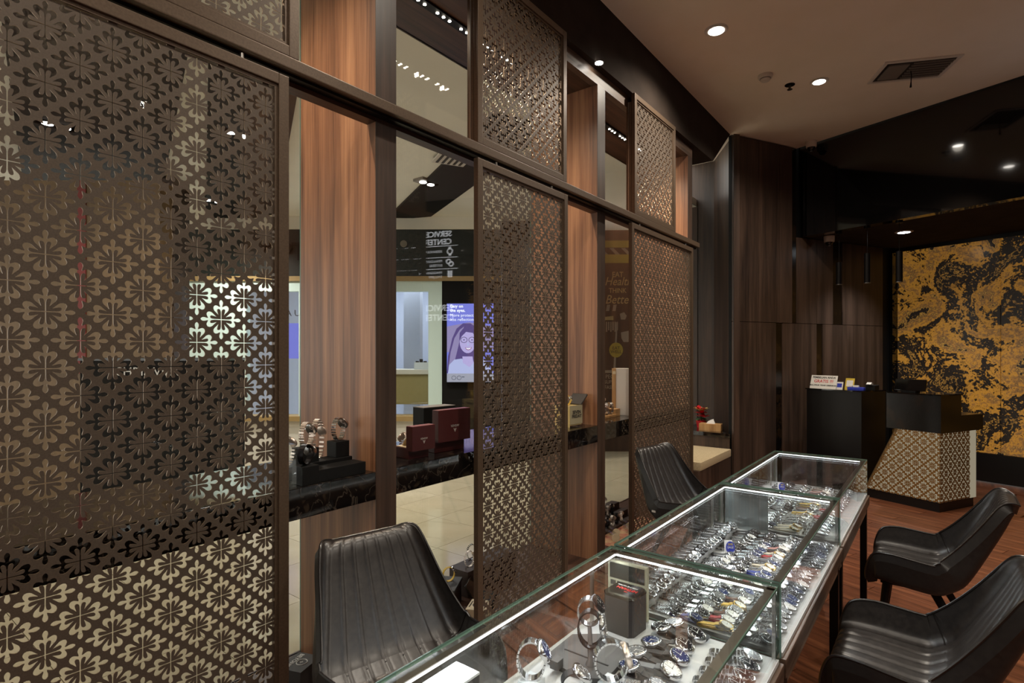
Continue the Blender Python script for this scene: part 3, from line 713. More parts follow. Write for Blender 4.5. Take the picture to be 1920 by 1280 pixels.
# ------------------------------------------------------------------ leather bucket chairs
def make_chair():
    path = [(.262,.395),(.276,.420),(.272,.446),(.245,.463),(.20,.468),(.10,.464),(0,.458),(-.10,.453),(-.165,.454),(-.205,.468),(-.232,.50),(-.252,.55),(-.275,.62),(-.300,.70),(-.322,.775),(-.338,.835),(-.348,.862),(-.362,.873),(-.380,.866)]
    path = [((y-.276)*.665+.29, z) if y > -.205 else ((y+.205)*1.6-.03, z) for y, z in path]
    wid  = [.225,.235,.246,.256,.266,.280,.286,.290,.291,.290,.285,.274,.256,.238,.224,.210,.198,.172,.130]
    arm  = [0,.008,.03,.075,.100,.112,.112,.110,.108,.105,.100,.090,.070,.052,.038,.026,.018,.008,0]
    def cr(a, t):
        i = min(int(t), len(a)-2); f_ = t-i
        p0, p1, p2, p3 = a[max(i-1,0)], a[i], a[i+1], a[min(i+2,len(a)-1)]
        return .5*(2*p1+(p2-p0)*f_+(2*p0-5*p1+4*p2-p3)*f_*f_+(3*p1-p0-3*p2+p3)*f_**3)
    NS, JU = 54, 9.4
    ss = [i*(len(path)-1)/NS for i in range(NS+1)]
    ts = [-1+.3*i/8 for i in range(8)]+[-.7+1.4*i/56 for i in range(57)]+[.7+.3*(i+1)/8 for i in range(8)]
    ys = [p[0] for p in path]; zs = [p[1] for p in path]
    def pt(s, t, off, bump=True):
        y, z = cr(ys,s), cr(zs,s); y2, z2 = cr(ys,min(s+.05,len(path)-1.001)), cr(zs,min(s+.05,len(path)-1.001)); y1, z1 = cr(ys,max(s-.05,0)), cr(zs,max(s-.05,0))
        d = Vector((y2-y1,z2-z1)).normalized(); n = Vector((d.y,-d.x))
        w, a = cr(wid,s), max(0,cr(arm,s)); q = abs(t); sg = 1 if t>0 else -1
        if q <= .7: x, r = q/.7*(w-.042), 0
        else:
            k = (q-.7)/.3; e_ = min(1,k*2.2)*pi/2; c_ = min(.03,a)
            x = w-.042+.030*sin(e_)+.012*k; r = c_*(1-cos(e_))+max(0,k-.4545)/.5455*(a-c_)
        b = 0
        if bump and q <= .72:
            g = abs(sin(pi*(t/.7*3.5+.5))); b = .006*(1-math.exp(-(g/.30)**2)) * min(1,max(0,(s-1.0)/2))
            if s > 15.5: b *= max(0,(17.5-s)/2)
        up = Vector((0,1)) if s < 8 else n            # arms rise straight up beside the seat
        blend = min(1,max(0,(s-7)/4)); up = (Vector((0,1))*(1-blend)+n*blend).normalized()
        y += n.x*(b+off)+up.x*r; z += n.y*(b+off)+up.y*r
        return (sg*x*(1+(-off)*.35), y, z)
    def grid(s0, s1, off, bump, flip=False):
        sl = [s for s in ss if s0 <= s <= s1]; N = len(ts); vs = [pt(s,t,off,bump) for s in sl for t in ts]; fs = []
        for i in range(len(sl)-1):
            for j in range(N-1):
                q = (i*N+j, i*N+j+1, (i+1)*N+j+1, (i+1)*N+j)
                fs.append(q[::-1] if flip else q)
        return vs, fs
    t = thing('leather_chair','', 'chair')
    MB().add(*grid(0,JU+.3,0,True)).build('seat','leather',t,'all')
    MB().add(*grid(JU,18,0,True)).build('backrest','leather',t,'all')
    sh = MB(); TH_ = -.042
    vs, fs = grid(0,18,TH_,False,True); sh.add(vs,fs)
    rim = [(s,-1) for s in ss]+[(18,t_) for t_ in ts]+[(s,1) for s in ss[::-1]]+[(0,t_) for t_ in ts[::-1]]
    R = [pt(s,t_,0,True) for s,t_ in rim]; Q = [pt(s,t_,TH_,False) for s,t_ in rim]; n = len(rim)
    sh.add(R+Q,[(i,(i+1)%n,n+(i+1)%n,n+i) for i in range(n)]); sh.build('shell','leather_shell',t,'all')
    pp = [pt(s,-1,.001,False) for s in ss[2:]]+[pt(18,t_,.001,False) for t_ in ts[2:-2]]+[pt(s,1,.001,False) for s in ss[2:][::-1]]
    MB().tube(pp,.0045,6).build('piping','piping',t,True)
    pj = [pt(JU+.1,t_,.0005,False) for t_ in ts]; MB().tube(pj,.003,6).build('seam','piping',t,True)
    for sx in (-1,1):
        for a_, b_ in (((sx*.17,.20,.42),(sx*.205,.245,.008)),((sx*.17,.02,.42),(sx*.215,-.20,.008))):
            lg = MB().tube([a_,b_],[.021,.013],12).build('leg','black_metal',t,True)
            MB().lathe([(.014,0),(.015,.009)],12,c=(b_[0],b_[1],0)).build('foot_cap','piping',lg)
    MB().bbox((-.19,-.0,.395),(.19,.23,.425),.006).build('underframe','black_metal',t)
    MB().box((.305,-.045,.485),(.309,-.015,.497)).build('brand_tab','silver_print',t)
    return t
ch = make_chair()
spots = [(1.315,1.51,pi+radians(-13),'dark leather chair before the nearest fin, left of the nearest glass case'),
         (3.63,.02,0,'dark leather chair at the far right, beside the farthest display table'),
         (2.40,.04,0,'nearest dark leather chair at the lower right picture corner'),
         (3.92,1.47,pi+radians(-13),'dark leather chair before the farthest screen, behind the middle glass case')]
for i,(x,y,rz,lb) in enumerate(spots):
    o = ch if i == 0 else copy_tree(ch)
    o.location = (x,y,0); o.rotation_euler = (0,0,rz); o['label'] = lb; o['group'] = 'channel-stitched dark leather chairs'

# ------------------------------------------------------------------ reception
C0 = (6.917,.01)
DV = Vector((cos(radians(64.5)),sin(radians(64.5))))
def dv(u,v): q = Vector(C0)+U*u+DV*v; return (q.x,q.y)
t = thing('reception_desk','angular reception desk with glowing pierced gold base and black stone top','desk',(0,0,0))
MB().prism([dv(.03,.02),dv(.62,.02),dv(.62,.73),dv(.03,.73)],0,.098).build('plinth','plinth_black',t)
lb_ = [(.03,.1),(.715,.1),(.40,.79),(.03,.79)]
mb = MB(); mb.add([(*dv(.03,v),z) for v,z in lb_]+[(*dv(.60,v),z) for v,z in lb_],[(0,1,2,3),(7,6,5,4),(0,4,5,1),(1,5,6,2),(2,6,7,3),(3,7,4,0)]); mb.build('light_box','backing_warm',t)
lattice('pierced_front',.72,.69,t,(dv(0,.72)[0],dv(0,.72)[1],.1),(0,0,radians(64.5-180)),ph=(.05,.06),m='desk_gold',pitch=.150,poly=(.0,.315))
lattice('pierced_side',.52,.69,t,(C0[0],C0[1],.1),(0,0,UA),ph=(.03,.06),m='desk_gold',pitch=.150)
MB().add([(*dv(-.006,.728),.1),(*dv(-.006,.412),.79),(*dv(.60,.412),.79),(*dv(.60,.728),.1)],[(0,1,2,3),(3,2,1,0)]).build('slanted_end','desk_gold',t)
MB().prism([dv(.52,-.004),dv(.62,-.004),dv(.62,.02),dv(.52,.02)],.1,.79).build('light_strip','backing_warm',t)
MB().prism([dv(-.004,-.01),dv(.345,-.01),dv(.345,.50),dv(-.004,.50)],.79,1.16).build('upper_counter','dark_stone',t)
MB().prism([dv(.345,-.008),dv(.74,-.008),dv(.74,.45),dv(.345,.45)],.79,.952).build('lower_counter','dark_stone',t)
MB().prism([dv(-.02,-.02),dv(.36,-.02),dv(.36,.50),dv(-.02,.50)],1.16,1.172).build('top_slab','black_gloss',t)
P0 = (7.45,1.28)
t = thing('back_counter','tall plain black counter between the wood wall and the reception desk','counter',(0,0,0))
MB().prism([uv(P0,0,0),uv(P0,.42,0),uv(P0,.42,-.62),uv(P0,0,-.62)],0,1.15).build('body','plinth_black',t)
MB().prism([uv(P0,-.01,.01),uv(P0,.43,.01),uv(P0,.43,-.62),uv(P0,-.01,-.62)],1.15,1.163).build('top','black_gloss',t)
# sign and counter things
q = uv(P0,.10,-.12); ra = VA-pi
t = thing('counter_sign','small white sign with black and red lettering on the black counter','sign',(q[0],q[1],1.163),ra,)
mb = MB().bbox((-.155,0,0),(.155,.006,.16),.001); mb.xf(Matrix.Rotation(radians(-18),4,'X')); mb.build('board','paper_white',t)
for tx,sz,z,m_ in (('PEMBELIAN ANDA',.033,.132,'ink_black'),('GRATIS !!!',.052,.085,'ink_red'),('JIKA STRUK TIDAK DIBERIKAN',.0235,.036,'ink_black')):
    y = -.001; mt = Matrix.Rotation(radians(-18),4,'X') @ Vector((0,y,z))
    text('lettering',tx,sz,m_,t,mt,(radians(90-18),0,0),bold=.0006)
for k,(uu,vv,w,h,m_,lb) in enumerate(((.12,-.30,.075,.085,'paper_white','small white and blue card beside the white counter sign'),(.20,-.36,.10,.13,'card_yellow','small yellow card leaning on the black counter'))):
    q = uv(P0,uu,vv); t = thing('counter_card',lb,'card',(q[0],q[1],1.163),ra)
    mb = MB().box((-w/2,0,0),(w/2,.004,h)); mb.xf(Matrix.Rotation(radians(-15),4,'X')); mb.build('board',m_,t)
    mb = MB().box((-w*.36,-.001,h*.25),(w*.36,0,h*.8)); mb.xf(Matrix.Rotation(radians(-15),4,'X')); mb.build('print','ink_blue' if k==0 else 'paper_white',t)
q = uv(P0,.16,-.47)
t = thing('card_reader','blue and white payment card reader on the black counter','card reader',(q[0],q[1],1.163),ra)
mb = MB().bbox((-.09,-.03,0),(.09,.03,.03),.006); mb.build('body','ink_blue',t); MB().bbox((-.03,-.026,.03),(.03,.0,.05),.004).build('screen','paper_white',t); MB().bbox((-.075,-.02,.03),(-.04,.02,.045),.004).build('key_pad','plastic_white',t)
q = uv(P0,.22,-.60)
t = thing('receipt_printer','small black receipt printer with a curl of white paper','printer',(q[0],q[1],1.163),ra)
MB().bbox((-.05,-.05,0),(.05,.05,.06),.006).build('body','black_matte',t); MB().ribbon([(-.03,.06),(-.04,.085),(-.06,.09),(-.085,.07)],.05,.001).build('paper_roll','paper_white',t)
q = dv(.15,.36)
t = thing('till_monitor','black till monitor standing on the reception desk','monitor',(q[0],q[1],1.172),radians(64.5-180))
mb = MB().bbox((-.15,-.012,.012),(.15,.012,.135),.006); mb.xf(Matrix.Rotation(radians(-12),4,'X')); mb.build('screen','black_gloss',t); MB().bbox((-.07,-.03,0),(.07,.06,.012),.003).build('foot','black_matte',t)
# pendants
for (x,y),zt,zb,lb in (((7.676,.972),2.668,2.405,'slim black tube pendant lamp nearest the wood wall'),((7.529,.672),2.723,2.387,'middle slim black tube pendant lamp over the counter'),((7.437,.366),2.699,2.365,'slim black tube pendant lamp before the gold stone wall')):
    t = thing('pendant_lamp',lb,'lamp',(x,y,3.03),group='slim black pendant lamps')
    MB().lathe([(.035,-.02),(.035,0)],18).build('canopy','black_metal',t)
    MB().tube([(0,0,-.02),(0,0,zt-3.03)],.003,6).build('cord','black_metal',t)
    MB().lathe([(.033,zb-3.03),(.033,zt-3.03)],20).build('tube_shade','black_metal',t,True)
    MB().lathe([(.034,zb-3.036),(.034,zb-3.029)],20).build('rim','aluminium',t,True)
# lit sign out to the right of the picture, seen mirrored in the window
MB().prism([uv(F0,0,-2.55),uv(F0,.10,-2.55),uv(F0,.10,-5.2),uv(F0,0,-5.2)],0,3.03).build('wall_service','black_gloss',struct=True)
sq = uv(F0,-.03,-2.75)
t = thing('service_sign','lit white-on-black service sign on the black wall beyond the right picture edge','sign',(sq[0],sq[1],0),VA-pi)
MB().box((-.10,0,2.80),(1.3,.02,3.72)).build('panel','black_matte',t)
text('lettering','SERVICE',.13,'sign_white',t,(.05,-.004,3.56),(pi/2,0,0),'LEFT',bold=.003); text('lettering','CENTER',.13,'sign_white',t,(.05,-.004,3.43),(pi/2,0,0),'LEFT',bold=.003)
for k,(a_,b_) in enumerate((('PERBAIKAN',''),('PENGGANTIAN','BATERAI'),('PENGGANTIAN','TALI JAM'))):
    z = 3.27-k*.19
    MB().box((-.06,-.006,z+.088),(1.2,-.001,z+.098)).build('divider','sign_white',t)
    text('lettering',a_,.06,'sign_white',t,(.22,-.004,z+(.03 if b_ else 0)),(pi/2,0,0),'LEFT')
    if b_: text('lettering',b_,.06,'sign_white',t,(.22,-.004,z-.04),(pi/2,0,0),'LEFT')
    ic = MB()
    if k == 0:
        ic.tube([(.08+.045*cos(a),-.004,z+.045*sin(a)) for a in [2*pi*j/16 for j in range(16)]],.010,6,closed=True); ic.box((.06,-.006,z+.05),(.10,-.001,z+.075)); ic.box((.06,-.006,z-.075),(.10,-.001,z-.05))
    elif k == 1:
        for dx,dz in ((-.02,-.02),(.025,.02)): ic.tube([(.08+dx+.036*cos(a),-.004,z+dz+.036*sin(a)) for a in [2*pi*j/16 for j in range(16)]],.011,6,closed=True)
    else:
        ic.box((.04,-.006,z-.05),(.075,-.001,z+.06)); ic.box((.085,-.006,z-.05),(.12,-.001,z+.06))
    ic.build('icon','sign_white',t)
text('lettering','SERVICE',.15,'sign_white',t,(.02,.02,2.33),(pi/2,0,0),'LEFT',bold=.002); text('lettering','CENTER',.15,'sign_white',t,(.02,.02,2.17),(pi/2,0,0),'LEFT',bold=.002)

# ------------------------------------------------------------------ bench corner
t = thing('bench','low wooden bench with marble-topped back, against the end wall','bench',(0,0,0))
MB().bbox((5.60,1.93,0),(6.66,2.56,.385),.003).build('base','dark_wood',t)
MB().prism([(6.655,1.945),(6.70,2.0),(7.40,2.42),(7.44,2.56),(6.655,2.56)],0,.60).build('back_block','dark_wood',t)
MB().prism([(6.64,1.935),(6.70,1.995),(7.41,2.415),(7.45,2.57),(6.64,2.57)],.60,.645).build('stone_top','black_marble',t)
tag(MB().bbox((5.62,1.925,.386),(6.645,2.52,.472),.014).build('seat_cushion','cushion_fabric',smooth=True),'beige fabric cushion lying on the wooden bench','cushion')
t = thing('tissue_box','pale wooden tissue box with a white tissue on the bench back','tissue box',(6.80,2.21,.645),radians(8))
MB().bbox((-.07,-.125,0),(.07,.125,.085),.003).build('box','light_wood',t)
MB().add([(-.02,-.05,.084),(.02,-.05,.084),(.02,.05,.084),(-.02,.05,.084),(-.012,-.035,.135),(.006,-.03,.14),(.014,.0,.128),(-.006,.03,.112)],[(0,1,5,4),(1,2,6,5),(2,3,7,6),(3,0,4,7),(4,5,6,7)]).build('tissue','tissue',t,True)
t = thing('poinsettia','artificial red poinsettia with gold petals behind the tissue box','flower',(7.02,2.40,.645))
MB().lathe([(.05,0),(.065,.09),(.06,.09),(.05,.07)],20).build('pot','petal_red',t,True); MB().tube([(0,0,.07),(0,0,.17)],.008,6).build('stem','leaf_green',t)
def petal(nm,az,el,L,w,m_,c):
    mb = MB(); pr = [0,.5,.95,1,.7,0]; pts = []
    for i,k in enumerate(pr):
        s = i/5; pts += [(-w*k,L*s,-.02*s*s+.004),(w*k,L*s,-.02*s*s+.004)]
    fs = [(2*i,2*i+1,2*i+3,2*i+2) for i in range(5)]
    mb.add(pts,fs); k2 = [(x,y,z-.002) for x,y,z in pts]; mb.add(k2,[f_[::-1] for f_ in fs])
    mb.xf(Matrix.Translation(c) @ Matrix.Rotation(az,4,'Z') @ Matrix.Rotation(el,4,'X')); mb.build(nm,m_,t,True)
for c,n_ in (((0,0,.17),9),((-.03,-.04,.13),6),((.0,.02,.22),6)):
    for k in range(n_): petal('petal',2*pi*k/n_,radians(20+20*(k%2)),.10,.026,'petal_red',c)
for k in range(8): petal('gold_petal',2*pi*k/8+.3,radians(38),.12,.024,'petal_gold',(0,0,.19))
for k in range(5): petal('leaf',2*pi*k/5,radians(-5),.11,.028,'leaf_green',(0,0,.12))

# ------------------------------------------------------------------ things on the ledges
ZL = 1.0505
t = thing('stepped_stand','black stepped watch stand on the ledge left of the nearest fin','stand',(1.24,2.01,ZL))
MB().bbox((0,0,0),(.075,.075,.075),.002).build('low_block','black_matte',t)
MB().bbox((.075,.01,0),(.315,.10,.05),.002).build('long_step','black_matte',t)
MB().bbox((.10,.10,0),(.31,.19,.065),.002).build('back_step','black_matte',t)
MB().bbox((.07,.115,0),(.15,.195,.125),.002).build('tall_block','black_matte',t)
MB().bbox((.235,.115,.065),(.305,.185,.135),.002).build('tall_block','black_matte',t)
MB().bbox((.0,.135,0),(.062,.20,.055),.002).build('rear_post','black_matte',t)
gl = 'watches on the black stepped stand'
ring_watch(1.278,2.05,ZL+.078,radians(120),False,'steel','dial_black','black_steel','dark watch on the low front block of the black stepped stand',gl,.024,10,.034,.034,sc=1.18)
ring_watch(1.27,2.18,ZL+.056,radians(100),True,'rose_steel','dial_black','rose_steel','rose-gold bracelet watch at the left rear of the black stepped stand',gl,.021,35,.03,.052,sc=1.18)
ring_watch(1.355,2.165,ZL+.128,radians(115),True,'steel','dial_blue','rose_steel','steel bracelet watch on the taller block of the black stepped stand',gl,.023,20,.033,.044,sc=1.18)
ring_watch(1.425,2.19,ZL+.066,radians(115),True,'rose_steel','dial_white','rose_steel','pale bracelet watch between the two tall blocks of the black stepped stand',gl,.02,20,.03,.072,sc=1.18)
ring_watch(1.512,2.16,ZL+.138,radians(110),True,'steel','dial_black','steel','steel watch on the rightmost block of the black stepped stand',gl,.023,25,.031,.042,sc=1.18)
tag(MB().prism([(1.17,2.03),(1.22,2.02),(1.225,2.10),(1.18,2.11)],ZL,ZL+.17).build('acrylic_stand','acrylic'),'clear acrylic stand beside the black stepped stand, at the screen edge','stand')
def case_box(x,y,w,h,lab,rz,sc=1.0,open_=True):
    t = thing('watch_box',lab,'box',(x,y,ZL),rz,'dark red watch boxes on the ledge')
    MB().bbox((-w/2,-.01,0),(w/2,.11,h*.32),.002).build('base','box_red',t)
    MB().box((-w/2+.008,.0,h*.32),(w/2-.008,.10,h*.34)).build('lining','cushion_cream',t)
    mb = MB(); n=10; mb.ribbon([(.02+.06*i/n,h*.34+.035*sin(pi*i/n)) for i in range(n+1)],w*.5,.006); mb.build('watch_pillow','cushion_cream',t)
    # the open lid stands upright, its back to the shop
    mb = MB().bbox((-w/2-.008,-.052,h*.26),(w/2+.008,-.002,h),.002); mb.build('lid','box_red',t)
    MB().box((-w/2-.006,-.050,h),(w/2+.006,-.004,h+.0012)).build('lid_edge','box_red_top',t)
    text('print','AIGNER',.013*sc,'silver_print',t,(0,-.053,h*.62),(pi/2,pi,0)); text('print','A',.02*sc,'silver_print',t,(0,-.053,h*.52),(pi/2,pi,0),bold=.0008)
case_box(1.945,2.110,.130,.165,'smaller dark red watch box with its lid upright on the ledge',radians(-4))
case_box(2.185,2.125,.215,.228,'larger dark red watch box with its lid upright beside the tall screen',radians(-4),1.3)
t = thing('watch_box','closed black box with a grey top behind the dark red boxes','box',(2.33,2.38,ZL),radians(-5))
MB().bbox((-.12,-.05,0),(.12,.05,.215),.002).build('body','black_matte',t); MB().box((-.12,-.05,.215),(.12,.05,.218)).build('lid','plastic_grey',t)
gb = 'standing watches behind the dark red boxes'
for k,(x,y) in enumerate(((1.80,2.30),(1.85,2.36),(1.90,2.30),(2.08,2.36),(2.02,2.29),(2.03,2.42))):
    ring_watch(x,y,ZL+.0,radians(90+25*k),True,'rose_steel','dial_black','rose_steel','%s rose-toned bracelet watch from the fin, standing behind the dark red boxes' % ORD[k],gb,.021,25,.031,.044+.008*(k%3))
t = thing('crate_box','tan wooden crate-shaped watch box with its dark lid open','box',(3.462,2.150,ZL),radians(-6))
MB().box((-.072,-.062,.012),(.072,.062,.150)).build('body','crate_tan',t)
for z_ in (.0,.130): MB().bbox((-.080,-.066,z_),(-.072,.066,z_+.024),.001).build('slat','crate_tan',t)
for y_ in (-.066,.044): MB().bbox((-.080,y_,.024),(-.072,y_+.022,.130),.001).build('slat','crate_tan',t)
mb = MB().box((-.080,-.066,-.010),(-.072,.066,.010)); mb.xf(Matrix.Translation((0,0,.077)) @ Matrix.Rotation(radians(-40),4,'X')); mb.build('slat','crate_tan',t)
MB().box((-.072,-.068,.02),(.074,-.062,.154)).build('printed_side','crate_side',t)
text('print','SEVEN\nFRIDAY',.034,'ink_black',t,(0.005,-.0685,.09),(pi/2,0,0),bold=.0008)
mb = MB().bbox((0,-.066,0),(.105,.066,.012),.002); mb.xf(Matrix.Translation((.066,0,.150)) @ Matrix.Rotation(radians(-42),4,'Y')); mb.build('lid','box_grey',t)
ring_watch(3.43,2.15,ZL+.153,radians(60),False,'steel','dial_black','strap_yellow','black and yellow watch standing on the tan crate box',None,.024,20,.032,.036)
gc = 'bracelet watches clustered on the far ledge'
k = 0
for i in range(4):
    for j in range(3):
        ring_watch(3.99+i*.062,2.19+j*.08,ZL+.02+.05*j,radians(100+13*((i*3+j)%5)),True,'rose_steel','dial_black' if k%2 else 'dial_white','rose_steel' if k%3 else 'steel','%s bracelet watch, %s column, in the cluster left of the white display column' % (('front','middle','rear')[j],ORD[i]),gc,.021,20,.031,.042,sc=1.2); k += 1
for j in range(3): tag(MB().bbox((3.94,2.15+j*.08,ZL),(4.23,2.23+j*.08,ZL+.02+.05*j),.002).build('display_riser','light_wood'),('lowest','middle','highest')[j]+' wooden riser under the watch cluster on the far ledge','riser')
t = thing('display_column','white display column with wooden edge beside the watch cluster','display',(4.33,2.16,ZL))
MB().bbox((0,-.08,0),(.07,.055,.40),.002).build('body','paper_white',t); MB().bbox((-.006,.055,0),(.07,.09,.40),.002).build('wood_edge','light_wood',t); MB().box((-.012,.05,.35),(-.006,.08,.375)).build('top_chip','cushion_cream',t)
MB().bbox((-.12,0,0),(-.03,.10,.06),.002).build('foot','light_wood',t)

# ------------------------------------------------------------------ things low in the window
Z0 = .0505
t = thing('printed_box','grey-brown box with white printed lid at the bottom left window','box',(1.43,2.34,Z0),radians(20))
MB().bbox((-.07,-.06,0),(.07,.06,.10),.002).build('body','box_grey',t); MB().box((-.072,-.062,.10),(.072,.062,.108)).build('lid','box_grey',t)
text('print','BEYOND',.03,'ink_white',t,(.0,.03,.1085),(0,0,pi),bold=.0006)
MB().tube([(.024*cos(a),-.012+.024*sin(a),.109) for a in [2*pi*j/18 for j in range(18)]],.0025,5,closed=True).build('print_ring','ink_white',t); text('print','+',.04,'ink_white',t,(0,-.012,.1085),(0,0,0))
def cream_box(x,y,rz,lab,s=1):
    t = thing('watch_box',lab,'box',(x,y,Z0),rz,'cream watch boxes low in the window'); t.scale=(s,s,s)
    MB().bbox((-.065,-.055,0),(.065,.055,.105),.002).build('body','box_cream',t); MB().box((-.066,-.056,.105),(.066,.056,.115)).build('lid','box_cream',t)
    for r_,m_ in ((.034,'box_brown'),(.022,'dial_black')): 
        mb = MB().lathe([(r_,0),(r_,.0008 if r_>.03 else .0014)],20); mb.build('printed_dial',m_,t,loc=(0,0,.115))
    MB().box((-.055,-.012,.115),(-.03,.012,.1156)).build('printed_strap','box_brown',t); MB().box((.03,-.012,.115),(.055,.012,.1156)).build('printed_strap','box_brown',t)
    text('print','SEVENFRIDAY',.012,'ink_black',t,(0,.045,.1152),(0,0,pi)); text('print','WATCH',.012,'ink_black',t,(.0665,.0,.06),(pi/2,0,pi/2))
cream_box(2.235,2.20,radians(35),'cream watch box with a printed watch on its lid, beside the leather chair')
cream_box(2.36,2.06,radians(25),'second cream watch box, half hidden behind the tall screen',1.0)
t = thing('watch_box','dark brown lidded box behind the cream watch box','box',(2.42,2.37,Z0),radians(30))
MB().bbox((-.10,-.07,0),(.10,.07,.13),.002).build('body','box_brown',t); MB().bbox((-.105,-.075,.12),(.105,.075,.14),.002).build('lid','box_grey',t)
ring_watch(2.45,2.38,Z0+.14,radians(60),False,'steel','dial_black','strap_yellow','black and yellow watch standing on the dark brown lidded box',None,.024,30,.036,.042)
t = thing('riser_box','long dark brown box behind, carrying the bracelet watches','box',(2.78,2.42,Z0),radians(0))
MB().bbox((-.20,-.08,0),(.30,.08,.16),.002).build('body','box_brown',t)
ring_watch(2.66,2.40,Z0+.16,radians(70),True,'rose_steel','dial_black','rose_steel','rose-gold watch on the long dark brown box, near the screen',None,.024,25,.034,.05)
ring_watch(2.76,2.47,Z0+.16,radians(70),True,'steel','dial_black','steel','steel watch on the long dark brown box, farther right',None,.024,25,.034,.05)
t = thing('open_tray','open black box holding a dark watch beside the cream boxes','box',(2.58,2.20,Z0),radians(30))
MB().bbox((-.08,-.06,0),(.08,.06,.05),.002).build('tray','black_matte',t); mb = MB().bbox((-.08,0,0),(.08,.10,.012),.002); mb.xf(Matrix.Translation((0,.06,.05)) @ Matrix.Rotation(radians(60),4,'X')); mb.build('lid','black_gloss',t)
flat_watch(2.12,2.08,Z0,radians(60),True,'steel','dial_silver','rose_steel','rose-toned bracelet watch lying before the cream boxes',None,.022)
# far bay: rows of standing bracelets and clear acrylic rolls
tag(MB().box((3.95,2.02,Z0),(4.85,2.235,Z0+.004)).build('printed_mat','mat_tan'),'reddish tan mat under the clear acrylic rolls in the far window','mat')
gd = 'bracelet watches in the low far window rows'
for j in range(3):
    for i in range(7):
        ring_watch(4.05+i*.085,2.28+j*.09,Z0+.02+.05*j,radians(95+9*((i+j)%4)),True,'rose_steel','dial_black','black_steel' if (i+j)%2 else 'rose_steel','dark bracelet watch, %s in the %s row behind the acrylic rolls' % (ORD[i],('front','middle','rear')[j]),gd,.022,25,.034,.045)
for j in range(3):
    tag(MB().bbox((3.98,2.24+j*.09,Z0),(4.80,2.32+j*.09,Z0+.02+.05*j),.002).build('display_step','box_brown'),('front','middle','rear')[j]+' brown step under the low far window watches','step')
for k,(x,y) in enumerate(((4.10,2.12),(4.22,2.18),(4.34,2.10),(4.46,2.17))):
    t = thing('acrylic_roll',('first','second','third','fourth')[k]+' clear acrylic roll from the fin, low in the far window','display roll',(x,y,Z0+.004),radians(-40),'clear acrylic rolls')
    MB().lathe([(.035,-.05),(.035,.05)],20,c=(0,0,.035),axis='y').build('roll','acrylic',t,True); MB().lathe([(.033,-.053),(.033,-.05)],20,c=(0,0,.035),axis='y').build('end_cap','cushion_cream',t,True)

# ------------------------------------------------------------------ the mall outside
MB().prism([(-6,2.63),(16,2.63),(16,14),(-6,14)],-.12,-.006).build('floor_mall','grout',struct=True)
mf = bpy.data.objects['floor_mall']
tm = MB().box((0,0,-.006),(.596,.596,0)).mesh('tile',['mall_tile'])
for i in range(22):
    for j in range(14):
        q = Vector((-1.0,2.64))+Vector((i*.6,j*.6)); 
        d = q.x*CT+q.y*ST
        if d > 9 or i*.6-1 > 8.0 or (q.x < .2 and q.y > 5): continue
        link('tile',tm,mf,(q.x,q.y,0))
MB().prism([(-6,2.62),(16,2.62),(16,14),(-6,14)],3.56,3.66).build('ceiling_mall','mall_ceiling',struct=True)
for k,qd in enumerate(([(.63,3.81),(1.44,3.46),(2.6,7.04),(1.6,8.25)],[(1.62,3.69),(2.25,3.69),(4.15,7.38),(3.9,9.0)],[(5.33,6.46),(3.52,2.9),(4.05,2.68),(5.58,5.77)])):
    MB().prism(qd,3.53,3.56).build('trim_%d' % (k+2),'mall_dark',struct=True)
# local frame facing the camera direction for the shops across the way
def shop(px, D): return (px-960)/1042.5*D
def front(name,label,cat,D,group=None):
    return thing(name,label,cat,(D*CT,D*ST,0),TH-pi/2,group)
def zz(y,D): return EYE+(662-y)/1042.5*D
D = 8.07
emis('ad_blue',(.22,.24,.80,1),1.0)
t = front('optical_shop','bright optical shop across the mall with a dark green fascia','shop',D)
x0, x1 = shop(300,D), shop(940,D)
MB().box((x0,0,zz(518,D)),(x1,.3,zz(430,D))).build('fascia','fascia_green',t)
MB().box((x0,-.04,zz(430,D)),(x1,.3,3.56)).build('upper_wall','mall_ceiling',t)
MB().box((x0,-.03,zz(527,D)),(x1,.0,zz(518,D))).build('tan_strip','trim_tan',t)
MB().box((x0,0,zz(546,D)),(shop(829,D),.10,zz(527,D))).build('header','mint',t)
for a,b in ((803,829),(560,575),(318,462)): MB().box((shop(a,D),0,.67),(shop(b,D),.12,zz(546,D))).build('window_post','mint',t)
MB().box((x0,-.06,.60),(shop(829,D),.25,.67)).build('sill','trim_tan',t)
MB().box((x0,.0,0),(shop(829,D),.2,.60)).build('lower_wall','mall_white',t)
MB().box((shop(462,D),.05,.67),(shop(803,D),.06,zz(546,D))).build('shop_pane','window_glass',t)
MB().box((shop(829,D),-.02,0),(x1,.2,zz(527,D))).build('dark_wall','mall_dark',t)
MB().box((x0,2.6,0),(x1,2.7,3.3)).build('back_wall','shop_blue',t)
MB().box((x0,.3,3.0),(x1,2.7,3.06)).build('shop_ceiling','shop_white',t)
MB().box((x0,.3,-.02),(x1,2.7,.02)).build('shop_floor','shop_white',t)
MB().box((shop(760,D)*1.18,1.3,.02),(shop(790,D)*1.18,1.6,3.0)).build('column','shop_blue',t)
MB().bbox((shop(700,D),.42,.80),(shop(797,D),.9,1.26),.004).build('display_plinth','shop_counter',t)
MB().bbox((shop(690,D),.38,1.26),(shop(801,D),.95,1.33),.004).build('display_top','mall_white',t)
MB().bbox((shop(765,D),.5,1.33),(shop(797,D),.8,1.44),.003).build('display_glass','acrylic_white',t)
for k in range(3): MB().bbox((shop(768,D)+k*.06,.5,1.44),(shop(768,D)+k*.06+.05,.53,1.46+.03*(k%2)),.003).build('spectacles','ink_black',t)
